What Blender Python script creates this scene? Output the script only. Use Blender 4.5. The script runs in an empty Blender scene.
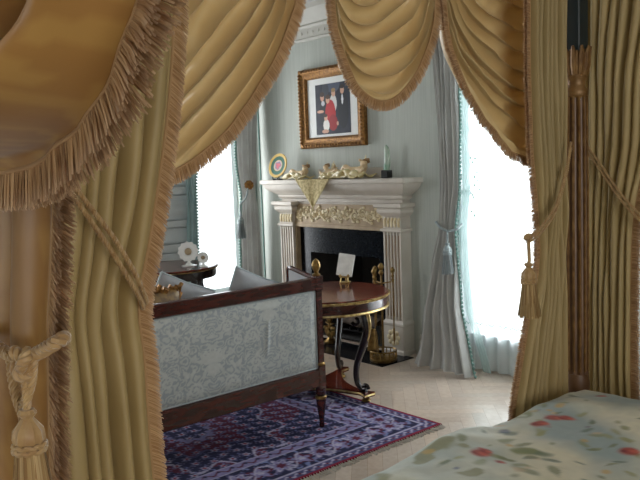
import bpy, bmesh, math, random
import numpy as np
from mathutils import Vector, Matrix
rnd = random.Random(7)
PI = math.pi
col = bpy.context.scene.collection
# ------------------------------------------------------------------ camera model (measured from the room's own parallel edges)
YAW, PITCH, ROLL, FPX, EYE = map(float, (math.radians(49.008), math.radians(5.633), math.radians(-2.1314), 753.3, 1.5))
_f = np.array([-math.sin(YAW)*math.cos(PITCH), math.cos(YAW)*math.cos(PITCH), -math.sin(PITCH)])
_r0 = np.array([math.cos(YAW), math.sin(YAW), 0.0]); _u0 = np.cross(_r0, _f)
_r = _r0*math.cos(ROLL)+_u0*math.sin(ROLL); _u = -_r0*math.sin(ROLL)+_u0*math.cos(ROLL)
EYEV = np.array([0, 0, EYE])
def ray(x, y): return _f+_r*(x-320)/FPX-_u*(y-240)/FPX
def onx(x, y, X): d = ray(x, y); return EYEV+d*X/d[0]
def ony(x, y, Y): d = ray(x, y); return EYEV+d*Y/d[1]
def onz(x, y, z): d = ray(x, y); return EYEV+d*(z-EYE)/d[2]

# ------------------------------------------------------------------ materials
def lin(c):
    return tuple(((v/255)/12.92 if v/255 <= .04045 else ((v/255+.055)/1.055)**2.4) for v in c)
MATS = {}
def mat(name, c=(200,200,200), rough=.5, metal=0, c2=None, scale=20, detail=3, bump=0, bscale=60, sheen=0, transl=0, tcol=None,
        attr=False, spec=.5, coat=0, stretch=None, emit=0, transp=0, lo=.35, hi=.65, trans=0, gain=1.0):
    m = bpy.data.materials.new(name); m.use_nodes = True
    nt = m.node_tree; N = nt.nodes; L = nt.links; N.clear()
    out = N.new('ShaderNodeOutputMaterial'); b = N.new('ShaderNodeBsdfPrincipled')
    b.inputs['Roughness'].default_value = rough; b.inputs['Metallic'].default_value = metal
    b.inputs['Specular IOR Level'].default_value = spec; b.inputs['Coat Weight'].default_value = coat
    b.inputs['Sheen Weight'].default_value = sheen; b.inputs['Sheen Roughness'].default_value = .4
    b.inputs['Transmission Weight'].default_value = trans
    tc = N.new('ShaderNodeTexCoord'); vec = tc.outputs['Object']
    if stretch:
        mp = N.new('ShaderNodeMapping'); mp.inputs['Scale'].default_value = stretch
        L.new(vec, mp.inputs['Vector']); vec = mp.outputs['Vector']
    colout = None
    if attr:
        a = N.new('ShaderNodeAttribute'); a.attribute_name = 'Col'; colout = a.outputs['Color']
    if c2 is not None:
        n = N.new('ShaderNodeTexNoise'); n.inputs['Scale'].default_value = scale; n.inputs['Detail'].default_value = detail
        L.new(vec, n.inputs['Vector'])
        r = N.new('ShaderNodeValToRGB'); r.color_ramp.elements[0].position = lo; r.color_ramp.elements[1].position = hi
        r.color_ramp.elements[0].color = (*lin(c), 1); r.color_ramp.elements[1].color = (*lin(c2), 1)
        L.new(n.outputs['Fac'], r.inputs['Fac'])
        if colout is None: colout = r.outputs['Color']
        else:
            mx = N.new('ShaderNodeMix'); mx.data_type = 'RGBA'; mx.blend_type = 'MULTIPLY'; mx.inputs['Factor'].default_value = 1
            L.new(colout, mx.inputs['A']); L.new(r.outputs['Color'], mx.inputs['B']); colout = mx.outputs['Result']
    if colout is not None: L.new(colout, b.inputs['Base Color'])
    else: b.inputs['Base Color'].default_value = (*lin(c), 1)
    if bump:
        n2 = N.new('ShaderNodeTexNoise'); n2.inputs['Scale'].default_value = bscale; n2.inputs['Detail'].default_value = 4
        L.new(vec, n2.inputs['Vector']); bp = N.new('ShaderNodeBump'); bp.inputs['Strength'].default_value = bump
        bp.inputs['Distance'].default_value = .004
        L.new(n2.outputs['Fac'], bp.inputs['Height']); L.new(bp.outputs['Normal'], b.inputs['Normal'])
    sh = b.outputs['BSDF']
    if transl:
        t = N.new('ShaderNodeBsdfTranslucent')
        if tcol: t.inputs['Color'].default_value = (*lin(tcol), 1)
        elif colout is not None: L.new(colout, t.inputs['Color'])
        else: t.inputs['Color'].default_value = (*lin(c), 1)
        mx = N.new('ShaderNodeMixShader'); mx.inputs[0].default_value = transl
        L.new(sh, mx.inputs[1]); L.new(t.outputs[0], mx.inputs[2]); sh = mx.outputs[0]
    if transp:
        t = N.new('ShaderNodeBsdfTransparent'); mx = N.new('ShaderNodeMixShader'); mx.inputs[0].default_value = transp
        L.new(sh, mx.inputs[1]); L.new(t.outputs[0], mx.inputs[2]); sh = mx.outputs[0]
    L.new(sh, out.inputs['Surface'])
    MATS[name] = m
    return m

M_wall = mat('striped_silk_wallcovering', (168,172,164), .7, c2=(179,183,175), scale=6, stretch=(16,16,.4), bump=.05, sheen=.1)
M_cornice = mat('painted_plaster', (182,180,172), .6, c2=(192,190,182), scale=5)
M_ceiling = mat('ceiling_paint', (186,188,188), .8, c2=(192,193,192), scale=3)
M_gilt = mat('antique_gilt', (150,108,54), .48, .6, c2=(104,68,32), scale=55, bump=.5, bscale=120)
M_brass = mat('polished_brass', (150,122,72), .34, .9, c2=(116,90,50), scale=30)
M_bronze = mat('gilt_bronze', (206,184,128), .35, .9, c2=(150,120,70), scale=40)
M_mahog = mat('mahogany', (74,30,22), .22, c2=(48,18,15), scale=9, stretch=(1,1,5), coat=.4, detail=5)
M_mahogH = mat('mahogany_flame', (108,46,28), .16, c2=(66,22,15), scale=7, stretch=(1,4,1), coat=.2, detail=5, spec=.35)
M_ebony = mat('ebonised_wood', (38,24,20), .25, c2=(24,15,13), scale=12, coat=.3)
M_stone = mat('carved_limestone', (194,186,175), .55, c2=(184,175,163), scale=7, bump=.06)
M_stone2 = mat('beige_limestone', (166,144,112), .6, c2=(148,126,96), scale=14, bump=.1)
M_relief = mat('cream_relief', (208,194,160), .55, c2=(190,170,130), scale=25)
M_flute = mat('brown_flute_paint', (150,122,90), .6, c2=(134,108,78), scale=14)
M_granite = mat('black_granite', (8,11,16), .2, c2=(14,19,26), scale=60, spec=.12)
M_soot = mat('sooty_firebrick', (24,22,21), .9, c2=(36,33,30), scale=12, bump=.4)
M_log = mat('bark', (92,78,64), .9, c2=(58,48,40), scale=18, bump=.6, stretch=(1,1,1))
M_iron = mat('black_iron', (22,22,24), .45, .6, c2=(30,30,32), scale=20)
M_silk = mat('gold_taffeta', (198,174,124), .32, c2=(206,184,136), scale=4, bump=.2, bscale=24, sheen=.15, transl=.13, tcol=(192,134,66), spec=.8)
M_silkd = mat('gold_damask', attr=True, rough=.45, bump=.12, bscale=26, sheen=.2, transl=.06)
M_lining = mat('olive_lining', (150,129,84), .6, c2=(160,139,94), scale=5, bump=.1, bscale=40, sheen=.04, transl=.10, tcol=(178,142,84))
M_fringe = mat('brush_fringe', attr=True, rough=.7, sheen=.1, transl=.35, spec=.2)
M_cord = mat('silk_cord', (166,136,90), .55, c2=(144,110,68), scale=60, sheen=.3)
M_cordg = mat('grey_silk_cord', (150,160,160), .5, c2=(120,134,136), scale=60, sheen=.3)
M_grey = mat('grey_blue_silk', (168,166,162), .36, c2=(182,182,178), scale=5, bump=.2, bscale=18, sheen=.3, transl=.12)
M_teal = mat('teal_braid', (96,132,124), .6, c2=(120,154,146), scale=90, bump=.4)
M_sheer = mat('sheer_lace', (235,242,244), .8, c2=(222,236,238), scale=18, transl=.6, tcol=(240,246,248), transp=.35)
M_damask = mat('damask_upholstery', attr=True, rough=.6, sheen=.25, bump=.15, bscale=300)
M_piping = mat('upholstery_piping', (160,170,172), .6, c2=(150,160,164), scale=60)
M_cush = mat('grey_velvet', (140,142,146), .6, c2=(158,158,160), scale=8, sheen=.5)
M_goldc = mat('gold_brocade', (150,118,60), .5, c2=(88,64,40), scale=28, sheen=.3, bump=.4)
M_rug = mat('knotted_wool', attr=True, rough=.95, bump=.3, bscale=400, spec=.1)
M_wool = mat('rug_fringe_wool', (206,200,190), .9, c2=(180,174,168), scale=60)
M_parq = mat('oak_parquet', attr=True, rough=.3, c2=(255,255,255), c=(242,238,234), scale=30, coat=.3)
M_sub = mat('subfloor', (140,118,95), .8, c2=(130,108,88), scale=6)
M_quilt = mat('printed_cotton', attr=True, rough=.75, bump=.15, bscale=60, sheen=.2)
M_mat = mat('white_cotton', (215,212,204), .8, c2=(224,220,212), scale=9)
M_paint = mat('attribute_paint', attr=True, rough=.5, spec=.25)
M_porc = mat('white_porcelain', (232,230,224), .18, c2=(222,220,216), scale=20, coat=.4)
M_matb = mat('mat_board', (232,233,230), .8, c2=(226,228,226), scale=10)
M_cream = mat('cream_porcelain', (222,210,168), .3, c2=(204,186,132), scale=22, coat=.3)
M_skin = mat('porcelain_flesh', (228,206,168), .4, c2=(220,192,150), scale=25)
M_lace = mat('lace_doily', (196,178,130), .8, c2=(164,146,96), scale=42, lo=.45, hi=.55)
M_hair = mat('light_brown_glaze', (158,124,80), .4, c2=(136,100,62), scale=40)
M_jade = mat('green_art_glass', (120,170,140), .12, c2=(200,206,190), scale=16, trans=.35, coat=.3)
M_black = mat('black_lacquer', (14,14,16), .2, c2=(20,20,22), scale=20)
M_teald = mat('shaded_gap_teal', (30,42,44), .4, c2=(24,34,36), scale=10)  # dark teal stands in for the shaded gap above the bed post capital
M_white = mat('white_joinery', (214,220,222), .45, c2=(206,214,217), scale=6)
M_card = mat('ivory_card', (236,234,228), .6, c2=(214,212,206), scale=18)
M_postg = mat('gilded_post', (136,102,58), .45, .3, c2=(104,72,38), scale=30, bump=.3)
M_postb = mat('post_walnut', (112,80,52), .4, c2=(88,60,40), scale=14)
def glass_mat():
    m = bpy.data.materials.new('window_glass'); m.use_nodes = True; nt = m.node_tree; nt.nodes.clear()
    o = nt.nodes.new('ShaderNodeOutputMaterial'); t = nt.nodes.new('ShaderNodeBsdfTransparent'); g = nt.nodes.new('ShaderNodeBsdfGlossy')
    g.inputs['Roughness'].default_value = .02; mx = nt.nodes.new('ShaderNodeMixShader'); mx.inputs[0].default_value = .05
    nt.links.new(t.outputs[0], mx.inputs[1]); nt.links.new(g.outputs[0], mx.inputs[2]); nt.links.new(mx.outputs[0], o.inputs[0])
    return m
M_glass = glass_mat()

# ------------------------------------------------------------------ mesh builder
class MB:
    def __init__(s): s.v = []; s.f = []; s.c = []; s.usec = False; s.mi = []; s.cur = 0
    def add(s, verts, faces, color=None):
        o = len(s.v); s.v += [tuple(map(float, p)) for p in verts]; s.f += [tuple(i+o for i in f) for f in faces]
        s.mi += [s.cur]*len(faces)
        if color is not None:
            s.usec = True
            s.c += ([tuple(color)]*len(verts) if np.ndim(color) == 1 else [tuple(c) for c in color])
        else: s.c += [(1, 1, 1)]*len(verts)
        return s
    def box(s, x0, x1, y0, y1, z0, z1, bev=0, color=None):
        if bev <= 0:
            v = [(x, y, z) for z in (z0, z1) for y in (y0, y1) for x in (x0, x1)]
            return s.add(v, [(0,2,3,1),(4,5,7,6),(0,1,5,4),(2,6,7,3),(0,4,6,2),(1,3,7,5)], color)
        b = bev
        rings = []
        for z, d in ((z0, b), (z0+b, 0), (z1-b, 0), (z1, b)):
            xa, xb, ya, yb = x0+d, x1-d, y0+d, y1-d
            e = b*.7
            rings.append([(xa+e,ya,z),(xb-e,ya,z),(xb,ya+e,z),(xb,yb-e,z),(xb-e,yb,z),(xa+e,yb,z),(xa,yb-e,z),(xa,ya+e,z)])
        return s.loft(rings, color)
    def loft(s, rings, color=None, caps=True, closed=True):
        n = len(rings[0]); v = [p for r in rings for p in r]; f = []
        for k in range(len(rings)-1):
            for i in range(n if closed else n-1):
                j = (i+1) % n; f.append((k*n+i, k*n+j, (k+1)*n+j, (k+1)*n+i))
        if caps and closed:
            f.append(tuple(range(n))[::-1]); f.append(tuple(range((len(rings)-1)*n, len(rings)*n)))
        return s.add(v, f, color)
    def lathe(s, prof, loc=(0,0,0), axis=None, n=24, color=None, mod=None, caps=True):
        rings = []
        ax = Vector(axis or (0,0,1)).normalized(); q = Vector((0,0,1)).rotation_difference(ax)
        for r, z in prof:
            ring = []
            for i in range(n):
                a = 2*PI*i/n; rr = max(r, 1e-5)*(mod(a, z) if mod else 1)
                p = q @ Vector((rr*math.cos(a), rr*math.sin(a), z)); ring.append((p.x+loc[0], p.y+loc[1], p.z+loc[2]))
            rings.append(ring)
        cc = None
        if color is not None and np.ndim(color) == 2: cc = [tuple(c) for c in color for _ in range(n)]
        elif color is not None: cc = color
        return s.loft(rings, cc, caps)
    def tube(s, pts, r, n=8, color=None, sx=1.0, caps=True, up=None):
        P = [np.array(p, float) for p in pts]; m = len(P); rings = []
        R = r if hasattr(r, '__len__') else [r]*m
        nrm = None
        for i in range(m):
            t = P[min(i+1, m-1)]-P[max(i-1, 0)]; t = t/(np.linalg.norm(t)+1e-12)
            if nrm is None:
                a = np.array(up if up is not None else ((0,0,1) if abs(t[2]) < .9 else (1,0,0)), float)
                nrm = np.cross(t, a); nrm /= np.linalg.norm(nrm)+1e-12
            else:
                nrm = nrm-t*(nrm@t); nrm /= np.linalg.norm(nrm)+1e-12
            b = np.cross(t, nrm)
            rings.append([P[i]+R[i]*(sx*nrm*math.cos(2*PI*k/n)+b*math.sin(2*PI*k/n)) for k in range(n)])
        return s.loft(rings, color, caps)
    def ball(s, c, r, n=12, color=None, sc=(1,1,1)):
        k = max(5, n//2+1)
        prof = [(r*math.sin(PI*i/(k-1)), -r*math.cos(PI*i/(k-1))) for i in range(k)]
        o = len(s.v); s.lathe(prof, (0,0,0), n=n, color=color, caps=False)
        for i in range(o, len(s.v)):
            x, y, z = s.v[i]; s.v[i] = (x*sc[0]+c[0], y*sc[1]+c[1], z*sc[2]+c[2])
        return s
    def prism(s, poly, y0, y1, plane='xz', color=None):
        def pt(a, b, w): return {'xz': (a, w, b), 'yz': (w, a, b), 'xy': (a, b, w)}[plane]
        return s.loft([[pt(a, b, y0) for a, b in poly], [pt(a, b, y1) for a, b in poly]], color)
    def grid(s, P, color=None, closed_u=False):
        nv, nu = P.shape[:2]; f = []
        for j in range(nv-1):
            for i in range(nu if closed_u else nu-1):
                k = (i+1) % nu; f.append((j*nu+i, j*nu+k, (j+1)*nu+k, (j+1)*nu+i))
        return s.add(P.reshape(-1, 3), f, None if color is None else color.reshape(-1, 3))
    def xform(s, M, start=0):
        for i in range(start, len(s.v)):
            p = M @ Vector(s.v[i]); s.v[i] = (p.x, p.y, p.z)
        return s
    def build(s, name, m, parent=None, smooth=True, loc=None, sub=0, angle=40, fix=True):
        me = bpy.data.meshes.new(name)
        off = Vector((0,0,0))
        if parent is not None:
            off = Vector(parent_world(parent))
        elif loc is not None: off = Vector(loc)
        me.from_pydata([(v[0]-off.x, v[1]-off.y, v[2]-off.z) for v in s.v], [], s.f)
        ml = m if isinstance(m, (list, tuple)) else [m]
        for q in ml: me.materials.append(q)
        if len(ml) > 1: me.polygons.foreach_set('material_index', s.mi)
        if s.usec:
            a = me.color_attributes.new('Col', 'FLOAT_COLOR', 'POINT')
            arr = np.ones((len(s.v), 4), np.float32); arr[:, :3] = np.array(s.c, np.float32); a.data.foreach_set('color', arr.ravel())
        if fix:
            bm = bmesh.new(); bm.from_mesh(me); bmesh.ops.recalc_face_normals(bm, faces=bm.faces); bm.to_mesh(me); bm.free()
        if smooth:
            me.polygons.foreach_set('use_smooth', [True]*len(me.polygons))
            if angle < 180: me.set_sharp_from_angle(angle=math.radians(angle))
        me.update()
        o = bpy.data.objects.new(name, me); col.objects.link(o)
        if parent is not None: o.parent = parent
        elif loc is not None: o.location = off
        if sub:
            md = o.modifiers.new('subdivision', 'SUBSURF'); md.levels = md.render_levels = sub
        return o
def parent_world(o):
    x = Vector((0,0,0))
    while o is not None: x += o.location; o = o.parent
    return x
def tag(o, label, cat, group=None, kind=None):
    o['label'] = label; o['category'] = cat
    if group: o['group'] = group
    if kind: o['kind'] = kind
    return o
def thing(name, label, cat, loc=(0,0,0), group=None):
    o = bpy.data.objects.new(name, None); col.objects.link(o); o.location = tuple(map(float, loc)); o.empty_display_size = .1
    return tag(o, label, cat, group)
def struct(o): o['kind'] = 'structure'; return o

def spline(pts, n):
    """Catmull-Rom through pts, resampled to n points evenly by arc length"""
    P = np.array(pts, float); Q = np.vstack([2*P[0]-P[1], P, 2*P[-1]-P[-2]]); out = []
    for i in range(1, len(Q)-2):
        for t in np.linspace(0, 1, 24, endpoint=False):
            a, b, c, d = Q[i-1:i+3]
            out.append(.5*((2*b)+(-a+c)*t+(2*a-5*b+4*c-d)*t*t+(-a+3*b-3*c+d)*t**3))
    out.append(P[-1]); out = np.array(out)
    s = np.r_[0, np.cumsum(np.linalg.norm(np.diff(out, axis=0), axis=1))]
    q = np.linspace(0, s[-1], n)
    return np.stack([np.interp(q, s, out[:, k]) for k in range(out.shape[1])], 1)

def vnoise(x, seed=0):
    """smooth 1-D value noise, -1..1"""
    r = np.random.default_rng(seed).uniform(-1, 1, 512); x = np.asarray(x, float); i = np.floor(x).astype(int); t = x-i; t = t*t*(3-2*t)
    return r[i % 512]*(1-t)+r[(i+1) % 512]*t
def vnoise2(x, y, seed=0):
    r = np.random.default_rng(seed).uniform(-1, 1, (64, 64)); x = np.asarray(x, float); y = np.asarray(y, float)
    i = np.floor(x).astype(int); j = np.floor(y).astype(int); t = x-i; w = y-j; t = t*t*(3-2*t); w = w*w*(3-2*w)
    g = lambda a, b: r[a % 64, b % 64]
    return (g(i, j)*(1-t)+g(i+1, j)*t)*(1-w)+(g(i, j+1)*(1-t)+g(i+1, j+1)*t)*w

# ------------------------------------------------------------------ trimmings
FR_COLS = [np.array(lin(c)) for c in ((190,152,108),(176,138,94),(204,168,124),(168,128,86),(196,158,114))]
def fringe(edge, out, length, name, parent, width=.0016, gap=.00065, droop=.15, depth=.006, cols=FR_COLS, nrm=(1,0,0)):
    """a brush fringe: edge = Nx3 points, out = Nx3 outward directions"""
    mb = MB(); E_ = np.array(edge, float); O = np.array(out, float)
    s = np.r_[0, np.cumsum(np.linalg.norm(np.diff(E_, axis=0), axis=1))]
    gap = gap*(.7 if abs(nrm[1]) > .5 and E_[:, 1].mean() < .3 else 1); n = int(s[-1]/gap); nrm = np.array(nrm, float)
    pe = lambda q: np.array([np.interp(q, s, E_[:, k]) for k in range(3)])
    po = lambda q: np.array([np.interp(q, s, O[:, k]) for k in range(3)])
    ncl = vnoise(np.arange(n)*gap/.012, 3); ncl2 = vnoise(np.arange(n)*gap/.05, 5)
    V = []; F = []; C = []
    for i in range(n):
        for layer in (-1, 1):
            q = s[-1]*(i+rnd.random())/n
            p = pe(q); o = po(q); o = o/(np.linalg.norm(o)+1e-9)
            tng = np.cross(o, nrm); tng /= np.linalg.norm(tng)+1e-9
            o2 = o+tng*(.07*ncl[i]+.06*ncl2[i]+rnd.uniform(-.06, .06))+nrm*layer*rnd.uniform(.02, .28)+tng*.30
            Ln = length*rnd.uniform(.86, 1.05)
            p = p+nrm*layer*depth*.35
            pm = p+o2*Ln*.5; pt = pm+(o2*.8+np.array([0, 0, -droop]))*Ln*.5
            sd = (tng+nrm*rnd.uniform(-.5, .5))*width*.5
            k = len(V); V += [p-sd, p+sd, pm-sd, pm+sd, pt-sd*.7, pt+sd*.7]; F += [(k, k+1, k+3, k+2), (k+2, k+3, k+5, k+4)]
            c = cols[rnd.randrange(len(cols))]*rnd.uniform(.93, 1.07)*(1+.06*ncl[i]); C += [c, c, c, c, c*.9+.10, c*.9+.10]  # tips lightened: backlight put into the strand colour
    mb.add(V, F, np.array(C))
    # woven header
    hp = spline(E_, max(12, int(s[-1]/.01)))
    mb.tube(hp, .0030, 6, color=cols[0]); 
    o = mb.build(name, M_fringe, parent, fix=False, angle=180); o['kind'] = 'stuff'; return o
def rope(mb, pts, r=.006, strands=3, pitch=.03, n=None):
    P = spline(pts, n or 90); s = np.r_[0, np.cumsum(np.linalg.norm(np.diff(P, axis=0), axis=1))]
    T = np.gradient(P, axis=0); T /= np.linalg.norm(T, axis=1)[:, None]+1e-12
    a = np.array([.3, .2, .93]); 
    U = np.cross(T, a); U /= np.linalg.norm(U, axis=1)[:, None]+1e-12; W = np.cross(T, U)
    for k in range(strands):
        ph = 2*PI*s/pitch+2*PI*k/strands
        Q = P+r*.55*(U*np.cos(ph)[:, None]+W*np.sin(ph)[:, None])
        mb.tube(Q, r*.58, 6)
    return mb
def tassel(parent, top, scale, cordm, skirtcols, drop=0.0, tilt=(0, 0)):
    """hangs below point top; head, collar and cut skirt as parts"""
    x, y, z = top; S = scale
    rope(MB(), [(x, y, z), (x+.002, y, z-.5*S), (x, y, z-.62*S)], .05*S, 3, .16*S, 24).build('hanging_cord', cordm, parent)
    z1 = z-.6*S
    hd = MB().lathe([(.0, 0), (.09*S, -.01*S), (.12*S, -.06*S), (.07*S, -.12*S), (.1*S, -.16*S), (.19*S, -.28*S), (.2*S, -.40*S), (.15*S, -.47*S)], (x, y, z1), n=24,
                    mod=lambda a, zz: 1+.05*math.cos(12*a)).build('head', cordm, parent)
    cb = MB()
    for k in range(2):
        cb.tube([(x+(.19*S)*math.cos(a), y+(.19*S)*math.sin(a), z1-(.47+.06*k)*S+.012*S*math.sin(10*a+k*PI)) for a in np.linspace(0, 2*PI, 60)], .035*S, 6)
    cb.build('collar', cordm, parent)
    sk = MB(); V = []; F = []; C = []
    for i in range(420):
        a = rnd.uniform(0, 2*PI); q = rnd.uniform(.55, 1)**.5
        r0 = .18*S*q; r1 = .30*S*q*rnd.uniform(.85, 1.12); Ln = .95*S*rnd.uniform(.94, 1.03)
        da = rnd.uniform(-.12, .12)
        w = .013*S; tx, ty = -math.sin(a), math.cos(a)
        k = len(V)
        for f, rr in ((0, r0), (.35, r0*1.25), (.7, (r0+r1)*.56), (1, r1)):
            aa = a+da*f; px, py, pz = x+rr*math.cos(aa)+tilt[0]*f, y+rr*math.sin(aa)+tilt[1]*f, z1-.5*S-Ln*f
            V += [(px-tx*w, py-ty*w, pz), (px+tx*w, py+ty*w, pz)]
        for j in range(3): F.append((k+2*j, k+2*j+1, k+2*j+3, k+2*j+2))
        c = skirtcols[rnd.randrange(len(skirtcols))]*rnd.uniform(.85, 1.15); C += [c]*8
    sk.add(V, F, np.array(C)).build('skirt', M_fringe, parent, fix=False, angle=180)
GR_COLS = [np.array(lin(c)) for c in ((140,146,146),(120,132,134),(160,166,166))]
TS_COLS = [np.array(lin(c)) for c in ((178,148,100),(152,118,76),(196,168,122),(166,132,88))]

# ------------------------------------------------------------------ damask pattern (0..1), mirrored scrolls
def damask(u, v, rep=(.30, .42)):
    def motif(u, v):
        a = np.abs(((u/rep[0]) % 1)-.5)*2; b = (v/rep[1]) % 1
        val = np.zeros_like(a)
        def petal(cx, cy, ang, L, W):
            ca, sa = math.cos(ang), math.sin(ang); x = (a-cx)*.5*rep[0]/.3; y = (b-cy)*1.4*rep[1]/.42/1.4*1.4
            p = x*ca+y*sa; q = -x*sa+y*ca
            return ((p > 0) & (p < L) & (np.abs(q) < W*np.sin(PI*np.clip(p/L, 0, 1))**.8*(1+.25*np.sin(p*60)))).astype(float)
        for k, an in enumerate((.2, .55, .95, 1.35, PI/2)):
            val = np.maximum(val, petal(0, .42, an, .34-.03*k, .045))
        for an in (-.5, -.95, -1.4): val = np.maximum(val, petal(0, .40, an, .22, .04))
        for cx, cy, r in ((.62, .14, .13), (.5, .80, .11), (.85, .62, .09)):
            x = (a-cx)*.5; y = (b-cy)*1.4; rr = np.hypot(x, y); th = np.arctan2(y, x)
            val = np.maximum(val, ((rr < r) & (np.sin(rr*95-th*1.0) > -.1)).astype(float))
        for cx, cy, an in ((.75, .3, 2.2), (.8, .3, .9), (.3, .95, -.6), (.35, .05, .8), (.95, .85, 2.4), (.9, .05, 1.9)):
            val = np.maximum(val, petal(cx, cy, an, .17, .035))
        m1 = vnoise2(a*3.1+5, np.abs(b-.5)*9.0, 77)+.55*vnoise2(a*7+2, np.abs(b-.5)*19, 78)
        scr = (np.sin(m1*13) > .1).astype(float)
        return np.where(val > 0, 1.0, scr*.8)
    row = np.floor(u/rep[0]).astype(int)
    return motif(u, v+(row % 2)*rep[1]*.5)

# ================================================================== ROOM
XL, YB, XR, YR, ZC = -5.945, 4.36, 3.2, -2.6, 2.86
# fireplace wall with chimney opening and window opening
W1 = (-3.33, -2.15, .26, 2.5)     # window_1 x0,x1,z0,z1 in wall_back
W2 = (3.05, 4.26, .30, 2.45)      # window_2 y0,y1,z0,z1 in wall_left
W3 = (.15, 1.55, .30, 2.45)      # added_window, unseen, added along wall_left for soft light on the mantel
FB = (-5.09, -4.24, 0, .74)       # firebox opening
mb = MB(); y0, y1 = YB, YB+.5
mb.box(XL-.3, FB[0], y0, y1, 0, ZC); mb.box(FB[0], FB[1], y0, y1, FB[3], ZC); mb.box(FB[1], W1[0], y0, y1, 0, ZC)
mb.box(W1[0], W1[1], y0, y1, 0, W1[2]); mb.box(W1[0], W1[1], y0, y1, W1[3], ZC); mb.box(W1[1], XR+.3, y0, y1, 0, ZC)
struct(mb.build('wall_back', M_wall, smooth=False))
mb = MB(); x0, x1 = XL-.3, XL
mb.box(x0, x1, YR-.3, W3[0], 0, ZC); mb.box(x0, x1, W3[1], W2[0], 0, ZC); mb.box(x0, x1, W3[0], W3[1], 0, W3[2]); mb.box(x0, x1, W3[0], W3[1], W3[3], ZC); mb.box(x0, x1, W2[1], YB, 0, ZC); mb.box(x0, x1, W2[0], W2[1], 0, W2[2]); mb.box(x0, x1, W2[0], W2[1], W2[3], ZC)
struct(mb.build('wall_left', M_wall, smooth=False))
# behind the photographer: two openings added to let in fill light
mb = MB(); x0, x1 = XR, XR+.3
mb.box(x0, x1, YR-.3, -1.6, 0, ZC); mb.box(x0, x1, 1.2, YB, 0, ZC); mb.box(x0, x1, -1.6, 1.2, 0, .4); mb.box(x0, x1, -1.6, 1.2, 2.6, ZC)
struct(mb.build('wall_right', M_wall, smooth=False))
mb = MB().box(XL, -2.4, YR-.3, YR, 0, ZC).box(-1.0, XR, YR-.3, YR, 0, ZC).box(-2.4, -1.0, YR-.3, YR, 0, .5).box(-2.4, -1.0, YR-.3, YR, 2.5, ZC)
struct(mb.build('wall_front', M_wall, smooth=False))
struct(MB().box(XL-.3, XR+.3, YR-.3, YB+.5, ZC, ZC+.2).build('ceiling', M_ceiling, smooth=False))
# floor: herringbone oak
bm = bmesh.new(); lay = bm.verts.layers.float_color.new('Col')
Wp = .077; Lp = 6*Wp
ca, sa = math.cos(PI/4), math.sin(PI/4)
def plank(ax, ay, horiz):
    w, h = (Lp, Wp) if horiz else (Wp, Lp)
    g = .0008
    P = [(ax+g, ay+g), (ax+w-g, ay+g), (ax+w-g, ay+h-g), (ax+g, ay+h-g)]
    Q = [(p*ca-q*sa-3, p*sa+q*ca+1.5) for p, q in P]
    cx = sum(q[0] for q in Q)/4; cy = sum(q[1] for q in Q)/4
    if not (XL-.3 < cx < -.2 and -.3 < cy < YB+.3): return
    k = rnd.uniform(.88, 1.12); w_ = rnd.uniform(-.03, .03)
    base = lin((192, 176, 161)); c = (base[0]*k*(1+w_), base[1]*k, base[2]*k*(1-w_), 1)
    vs = [bm.verts.new((q[0], q[1], 0)) for q in Q]
    for v in vs: v[lay] = c
    bm.faces.new(vs)
n_ = int(Lp/Wp)
for i in range(-60, 60):
    for j in range(-12, 12):
        x_, y_ = i*Wp+j*2*Lp*0, i*Wp
        ox = j*2*Lp
        plank(x_+ox, y_, True); plank(x_+ox-Wp+0, y_, False) if False else plank(x_+ox+Lp, y_-Lp+Wp, False)
        
for pc, no in (((XL, 0, 0), (-1, 0, 0)), ((0, YB, 0), (0, 1, 0))):
    bmesh.ops.bisect_plane(bm, geom=bm.verts[:]+bm.edges[:]+bm.faces[:], plane_co=pc, plane_no=no, clear_outer=True)
o0 = len(bm.verts)
for (a, b, c, d, z) in ((XL-.3, XR+.3, YR-.3, YB+.5, -.002),):
    vs = [bm.verts.new(p) for p in ((a, c, z), (b, c, z), (b, d, z), (a, d, z))]
    for v in vs: v[lay] = (*lin((150, 126, 100)), 1)
    bm.faces.new(vs)
    vs2 = [bm.verts.new(p) for p in ((a, c, z-.15), (b, c, z-.15), (b, d, z-.15), (a, d, z-.15))]
    for v in vs2: v[lay] = (*lin((150, 126, 100)), 1)
    bm.faces.new(vs2[::-1])
bmesh.ops.recalc_face_normals(bm, faces=bm.faces)
for f in bm.faces:
    if f.normal.z < 0 and f.calc_center_median().z > -.1: f.normal_flip()
me = bpy.data.meshes.new('floor'); bm.to_mesh(me); bm.free(); me.materials.append(M_parq)
fl = bpy.data.objects.new('floor', me); col.objects.link(fl); struct(fl)

# baseboards
def board_profile(mb, axis, a0, a1, face, sgn):
    prof = [(0, 0), (.022, 0), (.022, .11), (.016, .125), (.02, .135), (.012, .16), (0, .165)]
    for (p, q) in [0]*0: pass
    if axis == 'x': mb.loft([[(a, face+sgn*p, z) for p, z in prof] for a in (a0, a1)])
    else: mb.loft([[(face+sgn*p, a, z) for p, z in prof] for a in (a0, a1)])
mb = MB(); board_profile(mb, 'x', XL, -5.5, YB, -1); board_profile(mb, 'x', -3.86, XR, YB, -1); struct(mb.build('baseboard_back', M_cornice, angle=25))
mb = MB(); board_profile(mb, 'y', YR, YB-.03, XL, 1); struct(mb.build('baseboard_left', M_cornice, angle=25))
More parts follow.
